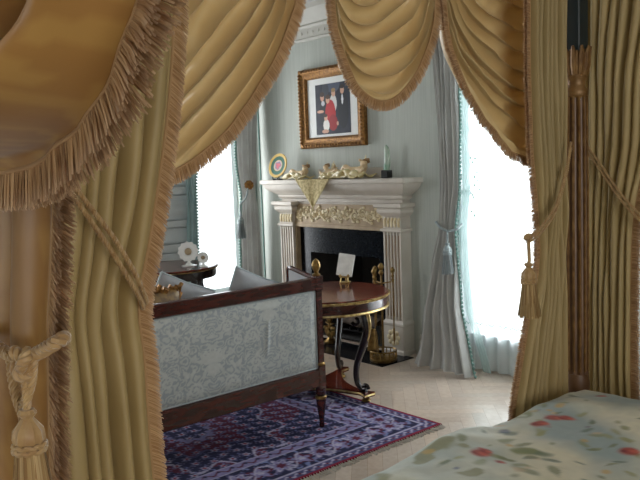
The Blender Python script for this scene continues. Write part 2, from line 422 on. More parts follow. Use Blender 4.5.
# cornice: moulding + dotted band along wall_back and wall_left
prof = [(0, 2.58), (.02, 2.58), (.025, 2.60), (.015, 2.61), (.015, 2.685), (.03, 2.69), (.04, 2.705), (.03, 2.72), (.05, 2.74), (.10, 2.79), (.13, 2.82), (.14, 2.86), (0, 2.86)]
mb = MB(); mb.loft([[(a, YB-p, z) for p, z in prof] for a in (XL, XR)])
for k in range(int((XR-XL)/.075)): mb.ball((XL+.05+.075*k, YB-.016, 2.648), .015, 8, sc=(1, .6, 1))
struct(mb.build('trim_1', M_cornice, angle=30))
mb = MB(); mb.loft([[(XL+p, a, z) for p, z in prof] for a in (YR, YB-.14)]); struct(mb.build('trim_2', M_cornice, angle=30))
# teal gimp braid in the corner, and along the fireplace wall edge
mb = MB(); mb.tube([(XL+.014, YB-.014, z) for z in np.linspace(.17, 2.58, 30)], .011, 6); mb.tube([(XL+.10, YB-.006, z) for z in np.linspace(.17, 2.58, 30)], .006, 6)
struct(mb.build('trim_3', M_teal))
# windows
def window(name, axis, a0, a1, z0, z1, face, depth, cols, rows):
    """axis x: opening along x at y=face (outer side +y); axis y: along y at x=face (outer side -x)"""
    sg = 1 if axis == 'x' else -1
    def bx(mb, p0, p1, d0, d1, q0, q1):
        if axis == 'x': mb.box(p0, p1, min(face+sg*d0, face+sg*d1), max(face+sg*d0, face+sg*d1), q0, q1)
        else: mb.box(min(face+sg*d0, face+sg*d1), max(face+sg*d0, face+sg*d1), p0, p1, q0, q1)
    root = bpy.data.objects.new(name, None); col.objects.link(root); struct(root)
    mb = MB(); t = .05; d0, d1 = depth-.05, depth
    bx(mb, a0, a0+t, d0, d1, z0, z1); bx(mb, a1-t, a1, d0, d1, z0, z1); bx(mb, a0, a1, d0, d1, z0, z0+t); bx(mb, a0, a1, d0, d1, z1-t, z1)
    for k in range(1, cols): c = a0+(a1-a0)*k/cols; bx(mb, c-.015, c+.015, d0, d1, z0, z1)
    for k in range(1, rows): c = z0+(z1-z0)*k/rows; bx(mb, a0, a1, d0, d1, c-.013, c+.013)
    mb.build('window_frame', M_white, root, smooth=False)
    mb = MB(); bx(mb, a0+t, a1-t, depth-.03, depth-.024, z0+t, z1-t); mb.build('glass_pane', M_glass, root, smooth=False)
    mb = MB(); w = .09
    bx(mb, a0-w, a0, -.02, .0, z0-w, z1+w); bx(mb, a1, a1+w, -.02, .0, z0-w, z1+w); bx(mb, a0, a1, -.02, 0, z1, z1+w)
    bx(mb, a0, a1, -.05, .0, z0-.04, z0); bx(mb, a0, a1, -.015, 0, z0-w, z0-.04)
    mb.build('casing', M_white, root, smooth=False)
    return root
w1 = window('window_1', 'x', *W1, YB, .3, 2, 3)
w2 = window('window_2', 'y', *W2, XL, .22, 1, 1)
w3 = window('added_window', 'y', *W3, XL, .22, 2, 3)
# folded-in panelled shutter on the left of window_2
mb = MB(); mb.box(XL+.022, XL+.034, 3.11, 3.60, .1, 2.45)
zb = .1
for h_ in (.40, .28, .08, .14, .07, .22, .08, .30, .08, .30, .08, .22):
    mb.box(XL+.034, XL+(.062 if h_ > .1 else .085), 3.10, 3.61, zb+.008, zb+h_-.008); 
    if h_ > .2: mb.box(XL+.062, XL+.072, 3.16, 3.55, zb+.05, zb+h_-.05)
    zb += h_
mb.build('shutter', mat('grey_shutter_paint', (192,198,198), .5, c2=(184,190,191), scale=5), w2, smooth=False)

# ================================================================== FIREPLACE
fp = thing('fireplace', 'carved pale stone fireplace with fluted pilasters and black granite surround', 'fireplace', (-4.68, YB, 0))
cx = -4.685
def ringbox(mb, xa, xb, yb, yf, levels, color=None):
    """stack of rectangular outlines: levels = (offset, z)"""
    mb.loft([[(xa-o, yf-o, z), (xb+o, yf-o, z), (xb+o, yb, z), (xa-o, yb, z)] for o, z in levels], color)
HALF = .887
mb = MB(); ringbox(mb, cx-HALF, cx+HALF, YB-.001, 4.135, [(-.15, 1.165), (-.15, 1.185), (-.142, 1.19), (-.142, 1.215), (-.125, 1.222), (-.118, 1.235), (-.118, 1.25), (-.095, 1.262), (-.09, 1.268), (-.06, 1.285), (-.035, 1.31), (-.022, 1.335), (-.02, 1.343), (-.004, 1.348), (0, 1.355), (0, 1.378), (-.004, 1.385)])
mb.build('mantel_shelf', M_stone, fp, angle=20)
# low upstand along the back of the shelf
MB().box(-4.98, -4.16, YB-.03, YB-.001, 1.385, 1.47, .004).build('upstand', M_stone, fp)
for sgn in (-1, 1):
    px = cx+sgn*.655; w = .092
    pil = MB()
    # shaft with five flutes
    yf = 4.243
    poly = [(px-w, YB-.001), (px-w, yf), ]
    nfl = 5; fw = (2*w-.02)/nfl
    for k in range(nfl):
        a0 = px-w+.01+k*fw; a = a0+fw*.18; b = a0+fw*.82
        poly += [(a, yf)]+[(a+(b-a)*(.5-.5*math.cos(PI*q/6)), yf+.016*math.sin(PI*q/6)) for q in range(1, 6)]+[(b, yf)]
    poly += [(px+w, yf), (px+w, YB-.001)]
    pil.prism(poly, .27, .965, 'xy')
    pl = pil.build('pilaster', M_stone, fp, angle=30)
    # dark beige paint in the flutes: thin rods resting in each flute
    mb = MB()
    for k in range(nfl):
        c = px-w+.01+(k+.5)*fw; mb.tube([(c, yf+.013, .30), (c, yf+.013, .94)], .0085, 6)
    mb.build('flute_infill', M_flute, pl)
    mb = MB(); ringbox(mb, px-w-.012, px+w+.012, YB-.001, yf-.012, [(.012, 0), (.012, .03), (.0, .04), (0, .225), (.006, .235), (.006, .25), (-.004, .262), (-.01, .272)])
    mb.build('plinth', M_stone, pl, angle=20)
    mb = MB(); mb.ball((px, yf-.012, .135), .03, 12, sc=(1, .5, 1))
    for k in range(8):
        a = k*PI/4; mb.ball((px+.05*math.cos(a), yf-.012, .135+.05*math.sin(a)), .022, 8, sc=(1, .5, 1))
    mb.build('rosette', M_relief, pl)
    # capital: abacus, carved leaf block, console
    mb = MB(); ringbox(mb, px-w, px+w, YB-.001, yf, [(.002, .965), (.018, .972), (.018, .988), (.004, .994), (.0, .997), (0, 1.085), (.016, 1.10), (.03, 1.115), (.034, 1.125), (.034, 1.14), (.03, 1.15), (.052, 1.162), (.052, 1.19)])
    mb.build('capital', M_stone, pl, angle=20)
    mb = MB()
    for k in range(5):
        c = px-w+.02+k*.036
        mb.ball((c, yf-.002, 1.04), .02, 8, sc=(.8, .5, 1.9)); mb.ball((c+.012, yf-.006, 1.068), .013, 8, sc=(1, .6, 1)); mb.ball((c+.006, yf-.005, 1.015), .012, 8, sc=(1, .6, 1))
    mb.build('leaf_carving', M_relief, pl)
# frieze with running scrolls
mb = MB(); mb.box(cx-.57, cx+.57, 4.275, YB-.001, 1.0, 1.17); mb.box(cx-.57, cx+.57, 4.268, YB-.001, 1.0, 1.012)
fr = mb.build('frieze_panel', M_stone2, fp, smooth=False)
mb = MB(); ns = 12
for k in range(ns):
    c = cx-.53+1.06*(k+.5)/ns; zc = 1.085+(.012 if k % 2 else -.012); d = 1 if k % 2 else -1
    pts = []
    for t in np.linspace(0, 1, 26):
        a = d*(t*4.2*PI)+(PI/2 if d > 0 else -PI/2); r = .046*(1-t*.85); pts.append((c+r*math.cos(a), 4.272, zc+r*math.sin(a)))
    mb.tube(pts, [.0085*(1-.4*t) for t in np.linspace(0, 1, 26)], 6)
    mb.ball((c, 4.27, zc), .013, 8, sc=(1, .6, 1))
    for a in (0, 1.2, 2.4, 3.6, 4.9):
        mb.ball((c+.05*math.cos(a+k), 4.272, zc+.05*math.sin(a+k)), .017, 8, sc=(1.2, .45, .8))
mb.build('scroll_carving', M_relief, fr)
MB().box(cx-.575, cx+.575, 4.262, YB-.001, .965, 1.0, .004).build('architrave', M_stone2, fp)
# inner stone jamb strips, granite slips, firebox
for s_ in (-1, 1):
    a, b = sorted((cx+s_*.563, cx+s_*.540)); MB().box(a, b, 4.27, YB-.001, 0, .965).build('jamb', M_stone2, fp, smooth=False)
gx0, gx1 = cx-.54, cx+.54
mb = MB(); mb.box(gx0, FB[0], 4.31, YB-.001, 0, .965); mb.box(FB[1], gx1, 4.31, YB-.001, 0, .965); mb.box(FB[0], FB[1], 4.31, YB-.001, FB[3], .965)
mb.build('granite_surround', M_granite, fp, smooth=False)
mb = MB(); a, b, c = FB[0], FB[1], FB[3]
P = [(a, YB-.04, 0), (b, YB-.04, 0), (b-.12, 4.82, 0), (a+.12, 4.82, 0)]; Q = [(p[0], p[1], c) for p in P]
mb.add(P+Q, [(1, 2, 6, 5), (2, 3, 7, 6), (3, 0, 4, 7), (0, 1, 2, 3), (4, 7, 6, 5)])
mb.build('firebox', M_soot, fp, smooth=False, fix=False)
MB().box(cx-.85, cx+.85, 3.895, 4.243, .0005, .006).build('hearth', M_granite, fp, smooth=False)
# logs stacked in the fire
for i, (x, y, z, ang, L, r) in enumerate(((-4.66, 4.575, .165, .02, .56, .062), (-4.62, 4.44, .155, -.02, .50, .053), (-4.66, 4.508, .268, .03, .46, .05))):
    d = np.array([math.cos(ang), math.sin(ang), 0]); pts = [np.array([x, y, z])+d*L*(t-.5)+np.array([0, 0, .006*math.sin(9*t+i)]) for t in np.linspace(0, 1, 9)]
    o = MB().tube(pts, [r*(1+.08*math.sin(5*t+i)) for t in range(9)], 12).build('fire_log', M_log, loc=(x, y, z))
    tag(o, ['rear bark covered log lying low in the fireplace', 'front bark covered log lying low in the fireplace', 'upper bark covered log lying across the other two'][i], 'log', 'logs in the fireplace')
g = thing('fire_grate', 'black iron grate under the logs inside the firebox', 'grate', (-4.66, 4.5, 0))
mb = MB()
for k in range(6): mb.box(-4.92+k*.1, -4.905+k*.1, 4.40, 4.62, .075, .095)
mb.box(-4.93, -4.39, 4.41, 4.425, .06, .075); mb.box(-4.93, -4.39, 4.595, 4.61, .06, .075)
mb.build('bar_rack', M_iron, g, smooth=False)
for x in (-4.92, -4.40):
    for y in (4.41, 4.6): MB().box(x-.008, x+.008, y-.008, y+.008, .0, .06).build('leg', M_iron, g, smooth=False)

def andiron(x, label):
    t = thing('andiron', label, 'andiron', (x, 4.16, .006), 'gilt andirons before the fire')
    y = 4.16
    MB().lathe([(.055, .006), (.058, .02), (.04, .03), (.02, .05)], (x, y, 0), n=20).build('foot', M_brass, t)
    mb = MB()
    for k in range(9):
        a = k*2*PI/9; mb.ball((x+.035*math.cos(a), y+.02*math.sin(a), .09+.02*math.sin(2*a)), .024, 8, sc=(1, .8, 1.3))
    for s_ in (-1, 1):
        pts = [(x+s_*(.02+.05*t)*math.cos(2.4*t), y, .07+.13*t*math.sin(1+1.2*t)) for t in np.linspace(0, 1, 14)]
        mb.tube(pts, [.013*(1-.5*t) for t in np.linspace(0, 1, 14)], 8)
        mb.ball((x+s_*.045, y-.005, .13), .022, 8)
    mb.build('scroll_body', M_brass, t)
    MB().lathe([(.012, .12), (.02, .15), (.012, .17), (.022, .19), (.026, .205), (.018, .23), (.006, .25)], (x, y, 0), n=16).build('finial', M_brass, t)
andiron(-4.70, 'ornate gilt andiron seen under the round table before the fire')
andiron(-5.02, 'ornate gilt andiron hidden beyond the sofa post before the fire')
# fire tools
ft = thing('fire_tool_stand', 'brass fire tool stand with galleried round base on the black hearth', 'fire tool stand', (-3.95, 4.03, .006))
fx, fy = -3.95, 4.03
MB().lathe([(.10, .006), (.104, .012), (.104, .03), (.095, .036), (.02, .045)], (fx, fy, 0), n=28).build('base', M_brass, ft)
mb = MB()
mb.tube([(fx+.10*math.cos(a), fy+.10*math.sin(a), .085) for a in np.linspace(0, 2*PI, 40)], .006, 6)
for k in range(18):
    a = k*2*PI/18; mb.tube([(fx+.10*math.cos(a), fy+.10*math.sin(a), .03), (fx+.10*math.cos(a), fy+.10*math.sin(a), .085)], .004, 5)
mb.build('gallery', M_brass, ft)
MB().tube([(fx, fy, .04), (fx, fy, .66)], .008, 8).build('pole', M_brass, ft)
MB().lathe([(.01, .66), (.02, .68), (.01, .70), (.022, .715), (.024, .73), (.012, .75), (.001, .757)], (fx, fy, 0), n=14).build('finial', M_brass, ft)
mb = MB()
for k in range(3):
    a = -PI/4-.7+k*2.2; mb.tube([(fx, fy, .60), (fx+.075*math.cos(a), fy+.075*math.sin(a), .61)], .005, 6)
mb.build('hook_arm', M_brass, ft)
hd = [(.006, .60), (.013, .625), (.007, .64), (.013, .655), (.007, .67), (.017, .69), (.018, .705), (.008, .72), (.001, .725)]
for k, (nm, lab) in enumerate((('fire_shovel', 'brass fire shovel with broad pan hanging on the tool stand'), ('fire_poker', 'slim brass fire poker hanging on the tool stand'), ('hearth_brush', 'brass hearth brush with dark bristles hanging on the tool stand'))):
    a = -PI/4-.7+k*2.2; x, y = fx+.086*math.cos(a), fy+.086*math.sin(a)
    t = thing(nm, lab, 'fire tool', (x, y, .1), 'fire tools on the brass stand')
    MB().lathe(hd, (x, y, 0), n=12).build('handle', M_brass, t)
    MB().tube([(x, y, .60), (x, y, .26)], .005, 8).build('shaft', M_brass, t)
    if k == 0:
        d = np.array([math.cos(a), math.sin(a)]); sdir = np.array([-d[1], d[0]])
        # curved pan
        Pn = np.array([[[x+sdir[0]*(q*w)+d[0]*(.012+.02*q*q), y+sdir[1]*(q*w)+d[1]*(.012+.02*q*q), z] for q in np.linspace(-1, 1, 9)] for z, w in ((.27, .025), (.255, .04), (.20, .046), (.12, .055), (.095, .058))])
        o = MB().grid(Pn).build('pan', M_brass, t); md = o.modifiers.new('thick', 'SOLIDIFY'); md.thickness = .003
    elif k == 1: MB().lathe([(.005, .26), (.008, .25), (.006, .16), (.001, .13)], (x, y, 0), n=10).build('tip', M_brass, t)
    else: MB().lathe([(.02, .26), (.026, .25), (.034, .14), (.036, .12)], (x, y, 0), n=18, mod=lambda a, z: 1+.05*math.cos(9*a)).build('bristles', M_black, t)

# ================================================================== MANTEL ORNAMENTS
ZS = 1.385
def disc_plate(cx_, cy_, cz, R, nrm, colfun, name, parent, m):
    """shallow dish facing nrm with colours by radius/angle"""
    q = Vector((0, 0, 1)).rotation_difference(Vector(nrm)); mb = MB(); nr, na = 26, 56; P = np.zeros((nr, na, 3)); C = np.zeros((nr, na, 3))
    for i in range(nr):
        r = R*i/(nr-1); h = .0 if r < .6*R else .05*R*((r-.6*R)/(.4*R))**1.2
        for j in range(na):
            a = 2*PI*j/na; p = q @ Vector((r*math.cos(a), r*math.sin(a), h)); P[i, j] = (p.x+cx_, p.y+cy_, p.z+cz); C[i, j] = colfun(r/R, a)
    mb.grid(P, C, closed_u=True)
    o = mb.build(name, m, parent, fix=False); md = o.modifiers.new('thick', 'SOLIDIFY'); md.thickness = .006; md.offset = -1
    return o
def platecol(r, a):
    if r > .76: return lin((196, 162, 84))
    if r > .45: return lin((20, 84, 66))
    if r > .42: return lin((196, 170, 104))
    w = math.sin(3*a)+math.sin(5*a+1)
    if r < .22+.05*w: return lin((196, 96, 108))
    if r < .32+.03*w: return lin((120, 110, 130))
    return lin((182, 164, 160))
px_, py_ = -5.37, 4.22
st = thing('plate_stand', 'small black easel stand holding the green rimmed plate on the mantel', 'plate stand', (px_, py_, ZS))
mb = MB()
for s_ in (-1, 1):
    mb.tube([(px_+s_*.045, py_-.05, ZS+.032), (px_+s_*.045, py_-.048, ZS+.006), (px_+s_*.04, py_+.045, ZS+.006)], .005, 6)
    mb.tube([(px_+s_*.04, py_-.005, ZS+.006), (px_, py_+.052, ZS+.17)], .004, 6)
mb.tube([(px_-.045, py_-.02, ZS+.006), (px_+.045, py_-.02, ZS+.006)], .005, 6)
mb.build('easel_frame', M_black, st)
pt = thing('display_plate', 'round porcelain plate with green ring, gilt rim and flower centre on mantel', 'plate', (px_, py_-.02, ZS+.13))
disc_plate(px_, py_-.015, ZS+.128, .112, (.12, -1, .30), platecol, 'dish', pt, M_paint)

def skin_obj(name, parent, pts, edges, rad, m, sub=2):
    off = parent_world(parent)
    me = bpy.data.meshes.new(name); me.from_pydata([tuple(Vector(p)-off) for p in pts], edges, []); me.materials.append(m)
    o = bpy.data.objects.new(name, me); col.objects.link(o); o.parent = parent
    sk = o.modifiers.new('skin', 'SKIN'); me.skin_vertices[0].data[0].use_root = True
    for i, r in enumerate(rad): me.skin_vertices[0].data[i].radius = (r, r)
    sk.use_smooth_shade = True
    sb = o.modifiers.new('sub', 'SUBSURF'); sb.levels = sb.render_levels = sub
    return o
def cherub(loc, s, flip, label, lift=0.0, fabric=True, up=1.0):
    """little reclining putto lying on flowing drapery: s = length; flip = head to +x (1) or -x (-1)"""
    t = thing('cherub_figurine', label, 'figurine', loc, 'cream porcelain cherubs on the mantel')
    X, Y, Z = loc
    f = lambda a, b, c: (X+flip*a*s, Y+b*s, Z+c*s)
    hz = .235+.07*up
    pts = [f(0, 0, .15), f(.13, 0, .17), f(.25, -.01, .20+.05*up), f(.29, -.02, hz-.05), f(.31, -.04, hz+.01), f(.335, -.05, hz+.08), f(.34, -.05, hz+.13),
           f(-.15, -.11, .22), f(-.25, -.12, .33), f(-.40, -.13, .15), f(-.48, -.15, .10),
           f(-.15, .09, .17), f(-.34, .06, .13), f(-.50, .03, .09),
           f(.27, -.15, .20), f(.40, -.22, .17), f(.47, -.18, .27),
           f(.21, .13, .28), f(.10, .14, .40), f(.02, .08, .47)]
    ed = [(0,1),(1,2),(2,3),(3,4),(4,5),(5,6),(0,7),(7,8),(8,9),(9,10),(0,11),(11,12),(12,13),(2,14),(14,15),(15,16),(2,17),(17,18),(18,19)]
    rad = [.12*s, .13*s, .125*s, .065*s, .09*s, .105*s, .07*s, .09*s, .075*s, .05*s, .04*s, .09*s, .065*s, .04*s, .06*s, .05*s, .04*s, .06*s, .045*s, .035*s]
    skin_obj('body', t, pts, ed, rad, M_skin)
    hb = MB(); h = f(.335, .01, hz+.13)
    for k in range(14): a = k*2.4; hb.ball((h[0]+.06*s*math.cos(a), h[1]+.06*s*math.sin(a)+.02*s, h[2]-.01*s+.03*s*math.sin(k*1.3)), .036*s, 7)
    hb.build('hair', M_hair, t)
    wb = MB()
    for k in range(5):
        a0 = f(.22, .10, .36); b0 = f(.22-.06-.05*k, .20, .52+.05*up-.075*k); wb.tube([a0, tuple((np.array(a0)+np.array(b0))/2+np.array([0, 0, .02*s])), b0], [.012*s, .03*s, .01*s], 6, sx=.4)
    wb.build('wing', M_cream, t)
    nu, nv = 40, 14; P = np.zeros((nv, nu, 3))
    for i in range(nu):
        for j in range(nv):
            u = i/(nu-1); v = j/(nv-1); a = -.62+1.1*u
            z = .07+.07*math.sin(3.0*PI*u+2*v)*math.sin(PI*v)+.07*math.sin(PI*v)+.03*math.sin(14*u+7*v)+.02*math.sin(23*u-9*v)
            P[j, i] = f(a, -.30+.52*v+.05*math.sin(7*u), max(.012, z))
    mb = MB()
    for k in range(4):
        ph = k*1.3; L = spline([f(-.62+.03*k, -.20-.03*k, .06), f(-.40, -.26, .10+.05*math.sin(ph)), f(-.18, -.24+.04*k, .20-.03*k), f(.02, -.22, .10+.06*math.cos(ph)), f(.22, -.25, .13+.04*math.sin(ph+1)), f(.42, -.27+.03*k, .06)], 30)
        mb.tube(L, [.045*s*(.7+.5*math.sin(PI*q/29))*(1+.3*math.sin(q*.9+k)) for q in range(30)], 8)
    mb.build('cloth_swirl', M_cream, t)
    o = MB().grid(P).build('drapery', M_cream, t, angle=180); md = o.modifiers.new('thick', 'SOLIDIFY'); md.thickness = .006
    return t
cherub((-5.09, 4.22, ZS), .27, 1, 'small reclining cream cherub lying beside the plate, left end of mantel')
cherub((-4.67, 4.235, ZS+.001), .25, -1, 'cream cherub with raised head facing left, middle of mantel', up=1.5)
cherub((-4.40, 4.235, ZS), .33, 1, 'largest reclining cream cherub in flowing drapery, right part of mantel', up=1.0)

# lace doily hanging over the shelf edge
mb = MB(); n = 26; V = []; 
yf = 4.135
for j in range(n+1):
    row = []
    for i in range(n+1):
        u = i/n; v = j/n                       # v 0 back of shelf .. 1 tip
        d = v*.40                                # distance along cloth from the back
        hw = .225*(1-max(0, (d-.14)/.26)) if d > .14 else .225
        x = -4.825+(u-.5)*2*hw
        if d < .15: y, z = 4.28-d*1.0, ZS+.003
        else: y, z = yf-.006-.004*math.sin(8*u), ZS+.003-(d-.15)*.95
        y = max(y, yf-.012)
        row.append((x, y, z))
    V.append(row)
V = np.array(V)
o = tag(mb.grid(V).build('lace_doily', M_lace, loc=(-4.825, 4.13, ZS)), 'pointed cream lace cloth hanging over the front edge of the mantel', 'doily')
md = o.modifiers.new('thick', 'SOLIDIFY'); md.thickness = .002; md.offset = 0
mb = MB(); mb.tube([tuple(V[j, 0]) for j in range(10, n+1)]+[tuple(V[j, n]) for j in range(n, 9, -1)], .005, 6); mb.tube([tuple(V[n, 0]-np.array([0, .003, 0])), tuple(V[n, 0]-np.array([0, .003, .03]))], .006, 6)
mb.build('lace_edging', M_cream, o)
# green glass sculpture on black base
t = thing('glass_sculpture', 'slender green art glass obelisk on black base, right end of mantel', 'sculpture', (-4.055, 4.235, ZS))
MB().box(-4.092, -4.026, 4.205, 4.265, ZS, ZS+.062, .004).build('base', M_black, t)
mb = MB(); rings = []
for k in range(14):
    q = k/13; w = .031*(1-.25*q)*(1 if q < .8 else math.sqrt(max(0.02, 1-((q-.8)/.2)**2))); d_ = .022*(1-.4*q)*(1 if q < .8 else math.sqrt(max(0.02, 1-((q-.8)/.2)**2)))
    rings.append([(-4.06+.012*math.sin(3*q)+w*math.cos(a), 4.235+d_*math.sin(a), ZS+.062+.195*q) for a in np.linspace(0, 2*PI, 16, endpoint=False)])
mb.loft(rings).build('glass_body', M_jade, t)

# picture over the mantel
X0, X1, Z0, Z1 = -5.185, -4.375, 1.652, 2.335
pf = thing('framed_photograph', 'gilt framed group photograph with wide white mat hanging above the mantel', 'picture', ((X0+X1)/2, YB, Z0))
mb = MB()
prof = [(0, .0), (0, .035), (.012, .05), (.03, .052), (.045, .04), (.06, .034), (.075, .036), (.088, .024), (.092, .012), (.092, .0)]
corners = [(X0, Z0, 1, 1), (X1, Z0, -1, 1), (X1, Z1, -1, -1), (X0, Z1, 1, -1)]
mb.loft([[(x+sx*p, YB-.002-d, z+sz*p) for p, d in prof] for x, z, sx, sz in corners+corners[:1]], caps=False)
for k in range(4):
    (xa, za, sa_, ta), (xb, zb, sb_, tb) = corners[k], corners[(k+1) % 4]
    n = 22
    for q in range(1, n):
        w = q/n; mb.ball((xa+sa_*.021+(xb+sb_*.021-xa-sa_*.021)*w, YB-.056, za+ta*.021+(zb+tb*.021-za-ta*.021)*w), .010, 6)
mb.build('frame', M_gilt, pf, angle=35)
MB().box(X0+.088, X1-.088, YB-.014, YB-.004, Z0+.088, Z1-.088).build('mat_board', M_matb, pf, smooth=False)
ax0, ax1, az0, az1 = -4.99, -4.555, 1.765, 2.19
nx, nz = 110, 104; P = np.zeros((nz, nx, 3)); u = np.linspace(0, 1, nx)[None, :]*np.ones((nz, 1)); v = np.linspace(0, 1, nz)[:, None]*np.ones((1, nx))
P[..., 0] = ax0+(ax1-ax0)*u; P[..., 1] = YB-.0155; P[..., 2] = az0+(az1-az0)*v
C = np.zeros((nz, nx, 3)); C[:] = lin((30, 34, 48)); C += (vnoise2(u*9, v*9, 4)*.012)[..., None]; C = np.clip(C, .003, 1)
def ell(cx_, cz_, rx, rz, c):
    C[((u-cx_)/rx)**2+((v-cz_)/rz)**2 < 1] = lin(c)
ell(.52, .97, .20, .16, (70, 78, 96)); ell(.30, .88, .10, .14, (52, 56, 66))
ell(.24, .42, .13, .30, (20, 22, 32)); ell(.20, .74, .055, .075, (196, 150, 128)); ell(.20, .80, .065, .05, (60, 40, 30)); ell(.22, .62, .05, .05, (190, 190, 196))
ell(.52, .60, .10, .18, (206, 204, 200)); ell(.53, .80, .055, .07, (202, 160, 134)); ell(.53, .86, .06, .04, (150, 120, 80))
ell(.80, .45, .15, .36, (16, 18, 28)); ell(.78, .84, .055, .075, (200, 156, 132)); ell(.78, .905, .06, .04, (40, 28, 24)); ell(.78, .66, .028, .10, (214, 216, 220))
ell(.43, .40, .15, .28, (178, 30, 34)); ell(.36, .68, .055, .07, (206, 160, 134)); ell(.36, .74, .065, .045, (70, 44, 28)); ell(.14, .46, .10, .03, (206, 160, 136))
ell(.50, .22, .13, .16, (150, 24, 28)); ell(.30, .18, .09, .12, (226, 222, 216)); ell(.29, .33, .05, .06, (210, 166, 140)); ell(.28, .375, .055, .035, (60, 38, 26))
ell(.27, .06, .10, .04, (196, 150, 128)); ell(.63, .20, .03, .04, (196, 150, 128))
MB().grid(P, C).build('photograph', M_paint, pf, smooth=False, fix=False)

# ================================================================== RUG
RX0, RX1, RY0, RY1 = -4.72, -2.722, 1.05, 3.235
nx, ny = int((RX1-RX0)/.0075), int((RY1-RY0)/.0075)
u = np.linspace(0, RX1-RX0, nx)[None, :]*np.ones((ny, 1)); v = np.linspace(0, RY1-RY0, ny)[:, None]*np.ones((1, nx))
W_, H_ = RX1-RX0, RY1-RY0; d = np.minimum(np.minimum(u, W_-u), np.minimum(v, H_-v))
C = np.zeros((ny, nx, 3))
def setc(mask, c, k=1.0): C[mask] = np.array(lin(c))
NAVY, LIL, WINE, PALE, MID, RED = (40,40,66), (118,112,146), (84,36,54), (154,148,168), (72,70,104), (118,32,50)
setc(d >= 0, NAVY)
# along-border coordinate
hor = (np.minimum(v, H_-v) < np.minimum(u, W_-u)); s_ = np.where(hor, u, v)
def ros(s, t, per, r, petals=6, ph=0):
    a = ((s/per+ph) % 1-.5)*per; rr = np.hypot(a, t); th = np.arctan2(t, a)
    return rr, r*(1+.28*np.cos(petals*th))
setc(d < .018, RED); setc((d >= .018) & (d < .075), MID)
m_ = (d >= .018) & (d < .075); k_ = ((s_/.06) % 1); setc(m_ & (np.abs(d-.046-.012*np.sin(2*PI*s_/.06)) < .006), PALE); setc(m_ & (np.hypot((k_-.5)*.06, d-.046) < .009), WINE)
setc((d >= .075) & (d < .083), PALE)
mm = (d >= .083) & (d < .30); t = d-.192
for per, ph, r, c, pet in ((.26, 0, .085, MID, 8), (.26, 0, .064, PALE, 8), (.26, 0, .047, LIL, 8), (.26, 0, .028, WINE, 6), (.26, .5, .06, WINE, 5), (.26, .5, .042, LIL, 5), (.26, .5, .02, PALE, 5)):
    rr, rad = ros(s_, t, per, r, pet, ph); setc(mm & (rr < rad), c)
vine = np.abs(t-.065*np.sin(2*PI*s_/.26+.8)) < .008; setc(mm & vine & (np.hypot(((s_/.26) % 1-.5)*.26, t) > .05), PALE)
vine = np.abs(t+.065*np.sin(2*PI*s_/.26+.8)) < .006; setc(mm & vine, LIL)
lf = (vnoise2(s_*48, d*48, 9) > .42); setc(mm & lf & (C.sum(-1) < .14), (104, 112, 150))
setc((d >= .30) & (d < .308), PALE); g_ = (d >= .308) & (d < .375); setc(g_, LIL)
setc(g_ & (np.abs(d-.341-.015*np.sin(2*PI*s_/.08)) < .007), WINE); setc(g_ & (np.hypot((((s_/.08)+.25) % 1-.5)*.08, d-.35) < .011), NAVY); setc((d >= .375) & (d < .383), PALE)
fl_ = d >= .383; setc(fl_, WINE)
cu, cv = (u-W_/2), (v-H_/2)
# navy corner spandrels and centre medallion
corner = (np.abs(cu)/(W_/2-.38))+(np.abs(cv)/(H_/2-.38))+.10*np.sin(9*np.arctan2(np.abs(cv), np.abs(cu))) > 1.22; setc(fl_ & corner, NAVY)
for R_, c in ((.50, PALE), (.48, NAVY), (.33, MID), (.31, WINE), (.16, LIL), (.12, NAVY)):
    rr = np.hypot(cu*.8, cv); th = np.arctan2(cv, cu*.8); setc(fl_ & (rr < R_*(1+.10*np.cos(12*th))), c)
# scattered palmettes across the field
per = .085
gu, gv = (np.abs(cu) % per)/per-.5, (np.abs(cv) % per)/per-.5
row = np.floor(np.abs(cv)/per).astype(int); gu = ((np.abs(cu)/per+.5*(row % 2)) % 1)-.5
rr = np.hypot(gu, gv); th = np.arctan2(gv, gu)
setc(fl_ & (rr < .30*(1+.3*np.cos(5*th))), MID); setc(fl_ & (rr < .20*(1+.3*np.cos(5*th))), PALE); setc(fl_ & (rr < .12), RED)
setc(fl_ & (np.abs(gu-.3*np.sin(gv*6.28)) < .04) & (rr > .3), LIL); setc(fl_ & (np.abs(gv-.3*np.sin(gu*6.28+1)) < .035) & (rr > .32), (96, 104, 150))
C *= (1+.16*vnoise2(u*60, v*60, 11)+.12*vnoise2(u*4, v*30, 12))[..., None]
P = np.stack([RX0+u, RY0+v, np.full_like(u, .009)], -1)
mb = MB(); mb.grid(P, np.clip(C, .002, 1))
edge = lin(RED)
mb.add([(RX0, RY0, .0004), (RX1, RY0, .0004), (RX1, RY1, .0004), (RX0, RY1, .0004), (RX0, RY0, .009), (RX1, RY0, .009), (RX1, RY1, .009), (RX0, RY1, .009)], [(0, 1, 5, 4), (1, 2, 6, 5), (2, 3, 7, 6), (3, 0, 4, 7), (0, 3, 2, 1)], edge)
rug = tag(mb.build('persian_rug', M_rug, loc=(RX0, RY0, 0), smooth=False), 'purple and navy patterned oriental rug with red edge under the sofa', 'rug')
for xe, sg in ((RX1, 1), (RX0, -1)):
    mb = MB(); y = RY0+.02
    while y < RY1-.01:
        L = rnd.uniform(.03, .05); dy = rnd.uniform(-.012, .012); mb.tube([(xe-.002*sg, y, .006), (xe+sg*L*.5, y+dy*.4, .003), (xe+sg*L, y+dy, .0025)], .003, 4); y += rnd.uniform(.010, .022)
    mb.build('fringe', M_wool, rug)['kind'] = 'stuff'

